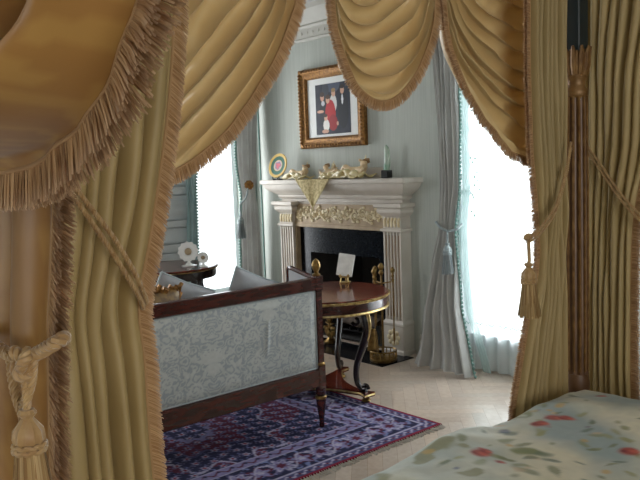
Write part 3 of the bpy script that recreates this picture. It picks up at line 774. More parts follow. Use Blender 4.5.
# ================================================================== SOFA (upholstered back faces the bed)
SX, SY1 = -3.19, 2.735; SY0 = 1.12
SD = .78
sf = thing('settee', 'mahogany framed settee upholstered in blue grey damask, back turned to bed', 'sofa', (-3.5, 1.95, .009))
def post(y, x=SX, zt=.885):
    mb = MB(); mb.box(x-.026, x+.026, y-.026, y+.026, .80, zt, .003)
    mb.box(x-.02, x+.02, y-.02, y+.02, .38, .80, .003); mb.box(x-.024, x+.024, y-.024, y+.024, .235, .38, .003)
    p = mb.build('corner_post', M_mahog, sf)
    MB().lathe([(.0, .885), (.022, .886), (.024, .893), (.012, .90), (.013, .91), (.020, .922), (.025, .938), (.025, .952), (.018, .968), (.008, .978), (.001, .984)], (x, y, zt-.885), n=18).build('finial', M_brass, p)
    MB().lathe([(.025, .368), (.031, .374), (.031, .384), (.025, .39)], (x, y, 0), n=18).build('brass_collar', M_brass, p)
    return p
def leg(x, y):
    l = MB().lathe([(.013, .0095), (.016, .02), (.013, .04), (.024, .12), (.029, .17), (.03, .185), (.022, .195), (.03, .205), (.03, .236)], (x, y, 0), n=18).build('leg', M_mahog, sf)
    MB().lathe([(.03, .176), (.034, .181), (.034, .189), (.03, .194)], (x, y, 0), n=18).build('brass_ring', M_brass, l)
for y in (SY1, SY0): post(y); leg(SX, y); leg(SX-SD, y)
ya, yb_ = SY0+.024, SY1-.024
MB().box(SX-.022, SX+.022, ya, yb_, .805, .876, .005).build('top_rail', M_mahog, sf)
MB().box(SX-.022, SX+.024, ya, yb_, .25, .355, .005).build('bottom_rail', M_mahog, sf)
nz, ny = 100, 300; y_ = np.linspace(ya, yb_, ny)[None, :]*np.ones((nz, 1)); z_ = np.linspace(.352, .808, nz)[:, None]*np.ones((1, ny))
q = damask(y_-ya+.03, z_-.352, (.36, .44)); ed = np.minimum(np.minimum(y_-ya, yb_-y_), np.minimum(z_-.352, .808-z_))
puff = .014*np.clip(ed/.05, 0, 1)**.5+.0015*vnoise2(y_*9, z_*5, 3)
wr = .006*np.exp(-((y_-2.36-.1*(z_-.6))/.012)**2)*np.clip((.70-z_)/.05, 0, 1)*np.clip((z_-.50)/.05, 0, 1)
P = np.stack([SX+.006+puff+wr, y_, z_], -1)
ca_, cb_ = np.array(lin((146, 153, 156))), np.array(lin((178, 182, 178)))
C = ca_+(cb_-ca_)*q[..., None]; C *= (1+.06*vnoise2(y_*80, z_*80, 2))[..., None]
mb = MB(); mb.grid(P, C)
Pi = np.stack([SX-.006-puff*1.5, y_, z_], -1); mb.grid(Pi[:, ::-1].copy(), C[:, ::-1].copy())
bp = mb.build('back_panel', M_damask, sf, fix=False)
loop = [(SX+.012, ya+.004, .36), (SX+.012, yb_-.004, .36), (SX+.012, yb_-.004, .80), (SX+.012, ya+.004, .80), (SX+.012, ya+.004, .36)]
mb = MB()
for k in range(4): mb.tube([loop[k], loop[k+1]], .0045, 6)
mb.build('piping', M_piping, bp)
# seat, side rails, arms
MB().box(SX-SD-.02, SX-.024, SY0+.0, SY1-.0, .25, .33, .006).build('seat_rail', M_mahog, sf)
MB().box(SX-SD+.0, SX-.026, ya+.03, yb_-.03, .33, .46, .03).build('seat_cushion', M_cush, sf)
for y in (SY1, SY0):
    # straight arm frame rising a little from the back post, then sweeping down to the front leg
    pts = spline([(SX-.02, y, .868), (SX-.10, y, .884), (SX-.18, y, .902), (SX-.235, y, .912), (SX-.25, y, .895), (SX-.255, y, .82), (SX-.29, y, .70), (SX-.42, y, .62), (SX-.62, y, .59), (SX-SD+.02, y, .59), (SX-SD, y, .52), (SX-SD, y, .33)], 70)
    ar = MB().tube(pts, .014, 8, up=(0, 1, 0)).build('arm', M_mahog, sf)
    top = [(p[0], p[2]) for p in pts]; poly = [(SX-.022, .33)]+top+[(SX-SD, .33)]
    MB().prism(poly, y-.008, y+.008, 'xz').build('arm_upholstery', M_cush, ar, smooth=False)

def pillow(name, label, c, w, h, th, yaw, lean, m, group=None, tassels=False, roll=0.0):
    t = thing(name, label, 'cushion', c, group)
    n = 22; A = np.linspace(-1, 1, n); mb = MB()
    Mx = Matrix.Rotation(yaw, 4, 'Z') @ Matrix.Rotation(lean, 4, 'Y') @ Matrix.Rotation(roll, 4, 'X')
    for sg in (1, -1):
        P = np.zeros((n, n, 3))
        for j, b in enumerate(A):
            for i, a in enumerate(A):
                e = max(0, (1-a**4)*(1-b**4))**.6
                q = 1-.06*(1-abs(a))*0
                yy = a*w/2*(1-.05*b*b*0-.06*(1-a*a)*0)*(1-.07*(1-b*b)) if False else a*w/2*(1-.05*(1-abs(b)))
                zz = b*h/2*(1-.05*(1-abs(a)))
                p = Mx @ Vector((sg*th/2*e*(1+.05*math.sin(5*a+3*b)), yy, zz)); P[j, i] = (p.x+c[0], p.y+c[1], p.z+c[2])
        mb.grid(P)
    o = mb.build('cover', m, t, angle=180)
    rim = [(0, a*w/2*(1-.05*(1-abs(b))), b*h/2*(1-.05*(1-abs(a)))) for a, b in [(x, -1) for x in A]+[(1, x) for x in A]+[(x, 1) for x in A[::-1]]+[(-1, x) for x in A[::-1]]]
    R = [tuple(Mx @ Vector(p)+Vector(c)) for p in rim]
    MB().tube(R, .006, 6).build('piping', M_piping if not tassels else M_gilt, t)
    if tassels:
        mb = MB()
        for p in R[::2]:
            for k in range(2): mb.tube([p, (p[0]+rnd.uniform(-.02, .02), p[1]+rnd.uniform(-.025, .025), p[2]+rnd.uniform(-.01, .035))], [.009, .012], 6)
        mb.build('tufted_trim', M_gilt, t)
    return t
pillow('throw_cushion', 'pale grey cushion tilted on the settee, nearest the fireplace end', (-3.40, 2.415, .735), .36, .36, .10, .06, .10, M_cush, 'grey cushions on the settee', roll=-.40)
pillow('throw_cushion', 'pale grey cushion on the settee behind the gold tufted cushion', (-3.58, 2.05, .725), .36, .38, .09, -.05, .16, M_cush, 'grey cushions on the settee', roll=-.42)
pillow('tufted_cushion', 'gold and brown tufted cushion on the settee beside the window table', (-3.37, 1.78, .725), .36, .36, .11, .05, .06, M_goldc, None, True)

# ================================================================== ROUND TABLE BY THE FIRE
TX, TY, TZ, TR = -3.675, 3.212, .68, .425
tb = thing('round_table', 'round mahogany table with gilt beaded rim and scrolled legs by the fireplace', 'table', (TX, TY, .0))
MB().lathe([(0.001, TZ-.012), (TR-.02, TZ-.012), (TR-.008, TZ-.010), (TR-.004, TZ-.004), (TR-.010, TZ), (0.001, TZ)], (TX, TY, 0), n=96).build('tabletop', M_mahogH, tb, angle=30)
mb = MB()
mb.lathe([(TR-.02, TZ-.026), (TR-.002, TZ-.026), (TR+.004, TZ-.018), (TR-.002, TZ-.010), (TR-.02, TZ-.010)], (TX, TY, 0), n=96, caps=False)
for k in range(170): a = 2*PI*k/170; mb.ball((TX+(TR+.002)*math.cos(a), TY+(TR+.002)*math.sin(a), TZ-.014), .0068, 6)
mb.build('beaded_rim', M_bronze, tb)
ap = MB().lathe([(TR-.06, TZ-.085), (TR-.014, TZ-.085), (TR-.014, TZ-.024), (TR-.06, TZ-.024)], (TX, TY, 0), n=96, caps=False).build('apron', M_mahog, tb, angle=30)
MB().lathe([(TR-.03, TZ-.098), (TR-.006, TZ-.098), (TR+.001, TZ-.091), (TR-.006, TZ-.083), (TR-.03, TZ-.083)], (TX, TY, 0), n=96, caps=False).build('lower_moulding', M_bronze, ap)
for k in range(3):
    a = k*2*PI/3+math.radians(2); d = np.array([math.cos(a), math.sin(a), 0]); sd = np.array([-d[1], d[0], 0])
    prof = spline([(.32, .585), (.355, .575), (.375, .52), (.372, .45), (.335, .36), (.285, .25), (.27, .17), (.285, .11), (.32, .085), (.355, .095)], 44)
    P = [np.array([TX, TY, 0])+d*r+np.array([0, 0, z]) for r, z in prof]
    rr = [.030-.014*t for t in np.linspace(0, 1, 44)]
    lg = MB().tube(P, rr, 10, up=tuple(sd)).build('leg', M_ebony, tb)
    mb = MB(); mb.tube([p+d*(rr[i]*.75)*(.6 if z < 0 else 1)+np.array([0, 0, .004]) for i, (p, z) in enumerate(zip(P[3:22], [1]*19))], [.014*(1-.5*t/18) for t in range(19)], 8)
    sc = [np.array([TX, TY, 0])+d*(.345+.04*(1-t)*math.cos(5*t-2.6))+np.array([0, 0, .525+.04*(1-t)*math.sin(5*t-2.6)]) for t in np.linspace(0, .85, 16)]
    mb.build('gilt_facing', M_bronze, lg)
    MB().tube([p-d*.06 for p in sc], .011, 8).build('scroll', M_ebony, lg)
    ft_ = np.array([TX, TY, 0])+d*.352
    mb = MB(); mb.tube([ft_+np.array([0, 0, .095])+.022*(np.cos(t)*d+np.sin(t)*np.array([0, 0, 1])) for t in np.linspace(0, 5, 14)], .012, 8); mb.build('toe_scroll', M_ebony, lg)
    z0_ = .0095 if ft_[1] < RY1+.03 else .0005
    MB().lathe([(.018, z0_), (.028, z0_+.006), (.030, z0_+.014), (.022, z0_+.022), (.015, z0_+.030), (.020, z0_+.036), (.02, .045)], tuple(ft_), n=18).build('brass_foot', M_brass, lg)
# concave triangular platform
pts = []
for k in range(3):
    a0, a1 = k*2*PI/3+math.radians(2), (k+1)*2*PI/3+math.radians(2)
    A_ = np.array([math.cos(a0), math.sin(a0)])*.385; B_ = np.array([math.cos(a1), math.sin(a1)])*.385
    na = np.array([-math.sin(a0), math.cos(a0)]); nb = np.array([-math.sin(a1), math.cos(a1)])
    pts.append(A_-na*.045)if False else None
    pts.append(A_+na*.045)
    for t in np.linspace(.1, .9, 11):
        p = A_*(1-t)+B_*t; m_ = -(A_+B_)/np.linalg.norm(A_+B_); pts.append(p+m_*.075*math.sin(PI*t))
    pts.append(B_-nb*.045)
MB().prism([(TX+p[0], TY+p[1]) for p in pts], .044, .072, 'xy').build('platform', M_mahogH, tb, smooth=False)
MB().tube([(TX+p[0], TY+p[1], .058) for p in pts+pts[:1]], .007, 6).build('platform_edging', M_bronze, tb)
# small easel with a card on the table
ex, ey = onz(345, 283, TZ)[:2]
ea = thing('card_easel', 'small gilt easel holding a white card on the round table', 'easel', (ex, ey, TZ))
A = Matrix.Translation((ex, ey, TZ)) @ Matrix.Rotation(math.radians(38), 4, 'Z')
mb = MB(); mb.box(-.035, .035, -.03, .045, 0, .008, .002)
for s_ in (-1, 1): mb.tube([(s_*.028, -.02, .006), (s_*.022, -.012, .05), (s_*.03, .02, .14)], .005, 6); mb.ball((s_*.028, -.026, .055), .010, 8)
mb.tube([(0, .045, .006), (0, .035, .12)], .005, 6); mb.tube([(-.035, -.018, .045), (.035, -.018, .045)], .006, 6)
mb.xform(A).build('easel_frame', M_bronze, ea)
cd = MB(); cd.box(-.056, .056, -.006, .006, 0, .155, .002)
cd.xform(A @ Matrix.Translation((-.004, -.016, .052)) @ Matrix.Rotation(math.radians(-12), 4, 'X') @ Matrix.Rotation(math.radians(9), 4, 'Y'))
tag(cd.build('greeting_card', M_card, loc=(ex, ey, TZ+.05)), 'white card propped on a small easel on the round table', 'card')

# ================================================================== WINDOW TABLE AND PORCELAIN
LX, LY, LZ, LR = -5.28, 2.99, .75, .385
lt = thing('window_table', 'dark oval table with gilt edged top in front of left window', 'table', (LX, LY, 0))
MB().lathe([(.001, LZ-.014), (LR-.01, LZ-.014), (LR, LZ-.007), (LR-.006, LZ), (.001, LZ)], (LX, LY, 0), n=64).build('tabletop', M_mahogH, lt, angle=30)
MB().lathe([(LR-.02, LZ-.022), (LR-.004, LZ-.022), (LR+.002, LZ-.016), (LR-.006, LZ-.0135)], (LX, LY, 0), n=64, caps=False).build('gilt_edge', M_bronze, lt)
MB().lathe([(LR-.06, LZ-.085), (LR-.02, LZ-.085), (LR-.016, LZ-.07), (LR-.016, LZ-.02)], (LX, LY, 0), n=64, caps=False).build('apron', M_ebony, lt)
for k in range(4):
    a = math.radians(20+90*k); c = (LX+.30*math.cos(a), LY+.30*math.sin(a))
    MB().lathe([(.012, .0005), (.018, .02), (.012, .05), (.018, .3), (.022, .55), (.03, .60), (.024, .63), (.028, .67)], (c[0], c[1], 0), n=14).build('leg', M_ebony, lt)
def flutes(n, d): return lambda a, z: 1+d*math.cos(n*a)
def scallop(px, py, R, label, hgt):
    p = onz(px, py, LZ); x, y = p[0], p[1]
    t = thing('porcelain_rosette', label, 'ornament', (x, y, LZ), 'white porcelain ornaments on the window table')
    MB().lathe([(R*.75, LZ), (R*.78, LZ+.006), (R*.35, LZ+.014), (R*.14, LZ+.03), (R*.12, LZ+hgt-R*.9)], (x, y, 0), n=20).build('foot', M_porc, t)
    nrm = np.array([.80, -.60, .05]); c = (x, y, LZ+hgt)
    MB().lathe([(.001, -.2*R), (R*.5, -.12*R), (R*.97, .06*R), (R, .10*R), (R*.9, .12*R), (R*.48, .0), (R*.40, .04*R), (.001, .06*R)], c, axis=tuple(nrm), n=48, mod=lambda a, z: 1+.06*math.cos(12*a)).build('scalloped_disc', M_porc, t)
    c2 = np.array(c)+nrm*.06*R
    mb = MB(); mb.lathe([(.001, .0), (R*.36, .0), (R*.36, .05*R), (R*.28, .14*R), (.001, .17*R)], tuple(c2), axis=tuple(nrm), n=20); mb.build('gilt_centre', M_stone2, t)
scallop(189, 266, .078, 'larger white scalloped ornament with tan centre on the window table', .115)
scallop(203.5, 267, .043, 'smaller white scalloped ornament with tan centre on the window table', .075)

# ================================================================== BED
PXB = -1.27
bed = thing('canopy_bed', 'large four post bed with fluted gilt posts hung with gold curtains', 'bed', (-.2, 1.2, 0))
def bedpost(x, y):
    p = bpy.data.objects.new('bed_post', None); col.objects.link(p); p.parent = bed; p.location = Vector((x, y, 0))-Vector(bed.location)
    MB().box(x-.04, x+.04, y-.04, y+.04, 0, .70, .004).build('lower_block', M_postb, p)
    MB().lathe([(.04, .70), (.042, .72), (.038, .735), (.04, .75), (.041, .765), (.038, .785), (.036, .80)], (x, y, 0), n=28).build('base_ring', M_postb, p)
    mb = MB(); nf = 12
    ring = lambda r, z: [(x+r*(1-.16*(.5+.5*math.cos(nf*a))**.5)*math.cos(a), y+r*(1-.16*(.5+.5*math.cos(nf*a))**.5)*math.sin(a), z) for a in np.linspace(0, 2*PI, 96, endpoint=False)]
    mb.loft([ring(.036, .80), ring(.037, 1.1), ring(.036, 1.4), ring(.033, 1.69)]); mb.build('fluted_shaft', M_postb, p)
    mb = MB()
    for k in range(nf):
        a = (k+.5)*2*PI/nf; mb.tube([(x+r*math.cos(a), y+r*math.sin(a), z) for r, z in ((.035, .81), (.036, 1.1), (.035, 1.4), (.032, 1.685))], .0042, 5)
    mb.build('gilt_fillet', M_postg, p)
    MB().lathe([(.028, 1.68), (.036, 1.69), (.036, 1.705), (.029, 1.715), (.029, 1.73), (.035, 1.742), (.033, 1.75)], (x, y, 0), n=28).build('neck_ring', M_postg, p)
    mb = MB()
    for k in range(10):
        a = k*2*PI/10
        mb.tube([(x+r*math.cos(a), y+r*math.sin(a), z) for r, z in ((.026, 1.745), (.034, 1.78), (.036, 1.815), (.044, 1.838))], [.006, .010, .009, .004], 6)
        a += PI/10; mb.tube([(x+r*math.cos(a), y+r*math.sin(a), z) for r, z in ((.024, 1.745), (.030, 1.79), (.034, 1.825))], [.005, .009, .003], 6)
    mb.lathe([(.026, 1.74), (.030, 1.80), (.028, 1.83)], (x, y, 0), n=20)
    mb.build('leaf_capital', M_postg, p)
    MB().box(x-.027, x+.027, y-.027, y+.027, 1.82, 2.40, .003).build('upper_block', M_teald, p)
BY0, BY1, BX1 = .21, 2.19, .98
for x, y in ((PXB, BY1), (PXB, BY0), (BX1, BY1), (BX1, BY0)): bedpost(x, y)
mb = MB(); mb.box(PXB-.03, BX1+.03, BY1-.03, BY1+.03, 2.40, 2.48, .004); mb.box(PXB-.03, BX1+.03, BY0-.03, BY0+.03, 2.40, 2.48, .004)
mb.box(PXB-.03, PXB+.03, BY0+.03, BY1-.03, 2.40, 2.48, .004); mb.box(BX1-.03, BX1+.03, BY0+.03, BY1-.03, 2.40, 2.48, .004)
mb.build('canopy_rail', M_postb, bed)
mb = MB(); mb.box(PXB+.04, PXB+.07, BY0+.05, BY1-.05, .28, .46, .004); mb.box(BX1-.07, BX1-.04, BY0+.05, BY1-.05, .28, .46, .004)
mb.box(PXB+.07, BX1-.07, BY0+.06, BY0+.09, .28, .46, .004); mb.box(PXB+.07, BX1-.07, BY1-.09, BY1-.06, .28, .46, .004)
mb.build('side_rail', M_postb, bed)
MB().box(PXB+.11, BX1-.10, BY0+.12, BY1-.12, .40, .70, .05).build('mattress', M_mat, bed)
# quilt
nu, nv = 420, 400
qx = np.linspace(-1, 1, nu)[None, :]*np.ones((nv, 1)); qy = np.linspace(-1, 1, nv)[:, None]*np.ones((1, nu))
cxq, cyq, hx, hy = (-1.222+.93)/2, 1.225, (.93+1.222)/2, .905
def fold(q, h, R=.055, D=.26):
    """distance along cloth -> (horizontal, drop)"""
    s = np.abs(q)*(h+D); flat = h-R; t = np.clip((s-flat)/(R*PI/2), 0, 1)*PI/2
    hor = np.where(s < flat, s, flat+R*np.sin(t)); dr = np.where(s < flat, 0, R*(1-np.cos(t)))+np.maximum(0, s-flat-R*PI/2)
    return np.sign(q)*hor, dr
hxx, dx = fold(qx, hx); hyy, dy = fold(qy, hy)
X = cxq+hxx; Y = cyq+hyy
dr = np.maximum(dx, dy)
pf_ = np.clip(1-dr/.05, 0, 1)
puff = (.016*vnoise2(X*4.2+3, Y*4.2, 21)+.010*vnoise2(X*9, Y*7, 22)+.004*vnoise2(X*22, Y*18, 23))
cr = -.035*np.clip((np.abs(X+1.22)<.3)*(.3-(X+1.22))/.3, 0, 1)*np.clip((Y-1.85)/.3, 0, 1)+.012*np.exp(-((Y-1.98+.25*(X+.9))/.16)**2)
Z = .800+puff*pf_+cr*pf_-dr
wave = .014*np.sin(Y*22)*np.clip(dx/.15, 0, 1)
X = X-np.sign(qx)*np.abs(wave)*(dx >= dy)
C = np.zeros((nv, nu, 3))
c0, c1, c2 = (np.array(lin(c)) for c in ((164,178,174), (230,222,194), (186,186,164)))
n1 = vnoise2(X*3.5+7, Y*3.5, 31)*.7+vnoise2(X*9, Y*9, 32)*.35+vnoise2(X*24, Y*24, 33)*.15
n1 = n1+.45*np.sin((X*.8+Y)*13+3*vnoise2(X*3, Y*3, 34))
C[:] = c0+(c1-c0)*np.clip(.55+n1*1.0, 0, 1)[..., None]
n2 = vnoise2(X*14, Y*14, 35)*.6+vnoise2(X*30, Y*30, 36)*.4; wg = np.clip((n2-.28)*6, 0, .75)*np.clip(vnoise2(X*3+9, Y*3, 37)*3+.4, 0, 1); C[:] = C*(1-wg[..., None])+np.array(lin((136,134,88)))*wg[..., None]
rs = np.random.default_rng(5)
def blob(cx_, cy_, r, c, asp=1.0, ang=0.0, wob=.45, soft=.45, al=.72):
    ddx, ddy = X-cx_, Y-cy_; p = ddx*math.cos(ang)+ddy*math.sin(ang); q_ = (-ddx*math.sin(ang)+ddy*math.cos(ang))/asp
    rr = np.hypot(p, q_)*(1+wob*vnoise2(X*38, Y*38, 41)); w = al*np.clip((1-rr/r)/soft, 0, 1)[..., None]*(dr < .2)[..., None]
    C[:] = C*(1-w)+np.array(lin(c))*w
GREEN = ((122,128,84), (142,146,98), (98,116,92), (160,158,104))
clusters = [onz(x, y, .785)[:2] for x, y in ((598,418),(545,430),(480,462),(640,455),(560,462),(520,405))]+[(-.75, .75), (-.3, 1.6), (.2, 1.0), (.4, 1.8), (-.2, .6)]
for k, (a, b) in enumerate(clusters):
    for q_ in range(14):
        an = rs.uniform(0, 2*PI); dd = rs.uniform(.04, .17); blob(a+dd*math.cos(an), b+dd*math.sin(an), rs.uniform(.016, .038), GREEN[rs.integers(4)], .40, an+rs.uniform(-.5, .5))
    for q_ in range(4): an = rs.uniform(0, 2*PI); blob(a+.12*math.cos(an), b+.12*math.sin(an), rs.uniform(.010, .018), ((206,170,96), (96,106,134), (212,188,150))[rs.integers(3)], .8, an)
def flower(x, y, r, c=(168,54,36)):
    a, b = onz(x, y, .785)[:2]
    blob(a, b, r, c, .8, .7, .4, al=.95); blob(a+.35*r, b+.2*r, r*.5, (214,96,74), .7, .3); blob(a-.3*r, b-.3*r, r*.32, (120,24,40), .9, 0)
for x, y, r in ((553,424,.040), (540,429,.034), (566,424,.030), (479,464,.030), (486,462,.018), (629,458,.030), (600,400,.018), (500,470,.015)): flower(x, y, r)
for a, b in clusters[6:]: blob(a, b, .04, (176,44,44), .8, .7, .4); blob(a+.06, b+.03, .03, (196,70,60), .8)
C *= (1+.05*vnoise2(X*70, Y*70, 44))[..., None]
ql = tag(MB().grid(np.stack([X, Y, Z], -1), np.clip(C, 0, 1)).build('floral_quilt', M_quilt, loc=(cxq, cyq, .7), angle=180), 'pale green quilt printed with red flowers spread over the bed', 'quilt')

# ================================================================== BED CURTAINS
def panel(label, name, top, tie, axis, plane, outer, lead, ztop, zbot, nf, amp, m, fr_len, tie_z, seed, face, fcols=FR_COLS, pattern=False, fr=True, group='gold bed curtains', pinch=.55, frs=(.0,)):
    """hanging curtain. axis 'y': runs along y in plane x=plane; axis 'x': along x in plane y=plane.
    outer(z), lead(z): the two edges' coordinate along the axis; face: +1/-1 direction of the normal toward the bed inside"""
    t = thing(name, label, 'curtain', ((plane, (outer(1.2)+lead(1.2))/2, zbot) if axis == 'y' else ((outer(1.2)+lead(1.2))/2, plane, zbot)), group)
    nu, nv = nf*28, 150
    zz = np.linspace(ztop, zbot, nv); uu = np.linspace(0, 1, nu); P = np.zeros((nv, nu, 3)); C = np.zeros((nv, nu, 3))
    for j, z in enumerate(zz):
        a, b = outer(z), lead(z); g = math.exp(-((z-tie_z)/.16)**2)
        u2 = uu+.035*np.sin(uu*PI)*vnoise(uu*nf*.9+z*.4, seed+2)
        ph = 2*PI*nf*u2+.7*vnoise(uu*3+z*1.1, seed)
        am = amp*(1-pinch*g)*(1+.45*vnoise(uu*nf*.55+z*.7, seed+1))
        w = -am*np.cos(ph)
        w += .006*vnoise2(uu*9, np.full_like(uu, z*6), seed+7)*(1+g*1.5)
        w *= np.clip((1-uu)/.06, .25, 1)
        s = a+(b-a)*(uu-.93*np.sin(ph)/(2*PI*nf)*np.clip((1-uu)/.05, 0, 1)*np.clip(uu/.05, 0, 1))
        if axis == 'y': P[j] = np.stack([plane+face*w, s, np.full(nu, z)], 1)
        else: P[j] = np.stack([s, plane+face*w, np.full(nu, z)], 1)
        if pattern:
            wd = abs(b-a)*1.6; q = damask(uu*wd+seed*.1, np.full(nu, z), (.46, .6))
            C[j] = np.array(lin((150,112,58)))*(1-q)[:, None]+np.array(lin((138,99,49)))*q[:, None]
    MB().grid(P, C if pattern else None).build('cloth', m, t, angle=180, fix=False)
    if fr:
        e = P[:, -1]; sg = np.sign(lead(1.2)-outer(1.2)); d = np.zeros_like(e); d[:, 1 if axis == 'y' else 0] = sg
        tg = np.gradient(e, axis=0); tg /= np.linalg.norm(tg, axis=1)[:, None]; d = d-tg*(d*tg).sum(1)[:, None]; d /= np.linalg.norm(d, axis=1)[:, None]; d[:, 2] -= .25
        fringe(e, d, fr_len, 'fringe', t, cols=fcols, nrm=((1, 0, 0) if axis == 'y' else (0, 1, 0)))
    return t, P
def zcurve(pts, k):
    """pixel-measured edge -> coordinate as function of z"""
    A = sorted([(p[2], p[k]) for p in pts]); z = [a[0] for a in A]; s = [a[1] for a in A]
    zs = np.linspace(z[0], z[-1], 120); ys = np.interp(zs, z, s)
    for _ in range(6): ys[1:-1] = (ys[:-2]+2*ys[1:-1]+ys[2:])/4
    return lambda q: float(np.interp(q, zs, ys))
PX = -1.27
# foot end, left of the opening
leadL = zcurve([np.array([0, .80, 2.4])]+[onx(x, y, PX) for x, y in ((176,0),(173,60),(168,120),(162,170),(155,215),(147,258),(139,290),(136,300),(138,315),(145,345),(147,380),(149,420),(154,479))]+[np.array([0, .70, .3]), np.array([0, .70, .02])], 1)
panel('khaki lined bed curtain hanging behind the nearest panel at the left post', 'bed_curtain', 0, 0, 'y', PX, lambda z: .275, leadL, 2.40, .02, 11, .019, M_lining, .032, 1.27, 11, 1, pinch=.3)
# foot end, right of the opening
leadR = zcurve([np.array([0, 1.93, 2.4])]+[onx(x, y, PX) for x, y in ((531,0),(531,80),(534,160),(538,200),(538,228),(541,245),(537,290),(529,330),(522,370),(515,412))]+[np.array([0, 1.83, .4]), np.array([0, 1.81, .02])], 1)
panel('khaki bed curtain tied back with tassel beside the bright right window', 'bed_curtain', 0, 0, 'y', PX, lambda z: 2.125, leadR, 2.40, .02, 8, .016, M_lining, .026, 1.28, 23, 1, pinch=.3)
# far side of the bed
PYF = 2.27
leadF = zcurve([np.array([-.93, 0, 2.4])]+[ony(x, y, PYF) for x, y in ((652,60),(648,140),(634,213),(632,240),(631,300),(631,385))]+[np.array([-1.10, 0, .02])], 0)
panel('khaki bed curtain right of the gilt post, at right edge of picture', 'bed_curtain', 0, 0, 'x', PYF, lambda z: -1.305, leadF, 2.40, .02, 8, .014, M_lining, .026, 1.30, 37, -1, pinch=.2)
# near side
PYN = .272
leadN = zcurve([np.array([-.66, 0, 2.4])]+[ony(x, y, PYN) for x, y in ((50,150),(50,250),(49,340),(50,400),(50,480))]+[np.array([-.72, 0, .6]), np.array([-.70, 0, .02])], 0)
panel('nearest tan damask bed curtain at far left with big tassel', 'bed_curtain', 0, 0, 'x', PYN, lambda z: -1.215, leadN, 2.40, .02, 6, .020, M_silkd, .030, 1.30, 41, -1, pattern=True, pinch=.3)

def swag(label, axis, plane, top0, top1, low, nfold, amp, belly, seed, m, fr_len, pattern=False, taper=(0, 0), side=-1, skew=0.0, crush=0, mid=None):
    """low = fringe tip polyline (3-D points); cloth stops fr_len short of it"""
    t = thing('swag_valance', label, 'swag', tuple(np.mean(low, 0)), 'gold swags of the bed canopy')
    ns = 120; nvv = 340
    B = spline(low, ns); k = 1 if axis == 'y' else 0
    tg = np.gradient(B, axis=0); tg /= np.linalg.norm(tg, axis=1)[:, None]
    n3 = np.array([1., 0, 0]) if axis == 'y' else np.array([0, 1., 0])
    out = np.cross(tg, n3); cen = (np.array(top0)+np.array(top1))/2
    if ((B-cen)*out).sum() < 0: out = -out
    E = B-out*fr_len*.9
    T = np.linspace(0, 1, ns)[:, None]*(np.array(top1)-np.array(top0))+np.array(top0)
    Mid = E+np.array(mid) if mid is not None else (E+T)/2
    Mid[:, 2] = np.minimum(Mid[:, 2], Tz-.02)
    sepw = np.linalg.norm(E-Mid, axis=1)*2; P = np.zeros((nvv, ns, 3)); C = np.zeros((nvv, ns, 3)); uu = np.linspace(0, 1, ns)
    for j in range(nvv):
        v = j/(nvv-1); q = T*(1-2*v)+Mid*2*v if v < .5 else Mid*(2-2*v)+E*(2*v-1)
        env = np.sin(PI*np.clip(uu, 0, 1))**.6
        ph = nfold*(v**1.1+.035*vnoise(v*6+uu*.8, seed+12)+.11*vnoise(uu*2.2, seed)*v+skew*(uu-.5)+.022*vnoise(uu*5+v*3, seed+3))
        crumple = np.clip((.35-uu)/.3, 0, 1) if crush < 0 else (np.clip((uu-.65)/.3, 0, 1) if crush > 0 else 0)
        kf = np.floor(ph); am = amp*np.clip(.85+.9*vnoise(kf*1.7+uu*1.6, seed+1), .15, 1.8)*np.clip((1-v)/.05, 0, 1)*np.clip(v/.1, 0, 1)
        am = np.minimum(am*.5, .36*sepw/nfold)
        th = 2*PI*(ph-kf)**.85
        lam = sepw/nfold
        w = belly*env*math.sin(PI*min(1, v*.95+.05))*.9+am*(1-np.cos(th))*(.55+.45*env)+np.minimum(1, sepw/.5)*.006*vnoise2(uu*9+v*6, np.full(ns, v*26.)+uu*4, seed+5)+.003*vnoise2(uu*26, np.full(ns, v*40.), seed+6)+crumple*.020*vnoise2(uu*18, v*22+uu*8, seed+9)
        dv = 2*(E-Mid)/(sepw[:, None]+1e-9)
        q = q+side*n3*w[:, None]-dv*(lam*np.minimum(1, am/(.3*lam+1e-9))*.95*np.sin(th)/(2*PI)*np.clip((1-v)/.05, 0, 1))[:, None]
        P[j] = q
        if pattern:
            qd = damask(uu*.9+seed*.07, np.full(ns, v*.75), (.46, .62))
            C[j] = np.array(lin((158,120,62)))*(1-qd)[:, None]+np.array(lin((142,101,50)))*qd[:, None]
    MB().grid(P, C if pattern else None).build('cloth', m, t, angle=180, fix=False)
    e = P[-1]; fringe(e, out, fr_len, 'fringe', t, nrm=tuple(n3))
    return t
SXP = -1.325
p = lambda L, X=SXP: [onx(x, y, X) for x, y in L]
Tz = 2.44
def at(y): return np.array([SXP, y, Tz])
lowL = p([(320,-150),(314,-50),(305,3),(291,45),(270,87),(245,125),(215,158),(190,176),(165,188),(140,192)])[::-1]
swag('half swag with curved fringe falling to the left bed curtain', 'y', SXP, at(lowL[0][1]+.02), at(lowL[-1][1]+.0), lowL, 13, .075, .05, 3, M_silk, .027, crush=-1)
lowC = p([(322,-150),(325,-60),(328,0),(332,30),(340,62),(352,90),(370,107),(388,110),(405,101),(424,75),(436,42),(441,10),(443,-60),(444,-150)])
swag('middle scooped swag hanging before the framed photograph', 'y', SXP-.03, at(lowC[0][1]), at(lowC[-1][1]), lowC, 14, .060, .06, 8, M_silk, .025, crush=1, skew=.10)
lowR = p([(437,-150),(438,-60),(440,12),(448,50),(461,88),(480,122),(500,147),(516,161),(530,166),(545,166)])
swag('half swag falling toward the right bed curtain above the bright window', 'y', SXP, at(lowR[0][1]), at(lowR[-1][1]), lowR, 12, .075, .05, 13, M_silk, .024, crush=1)
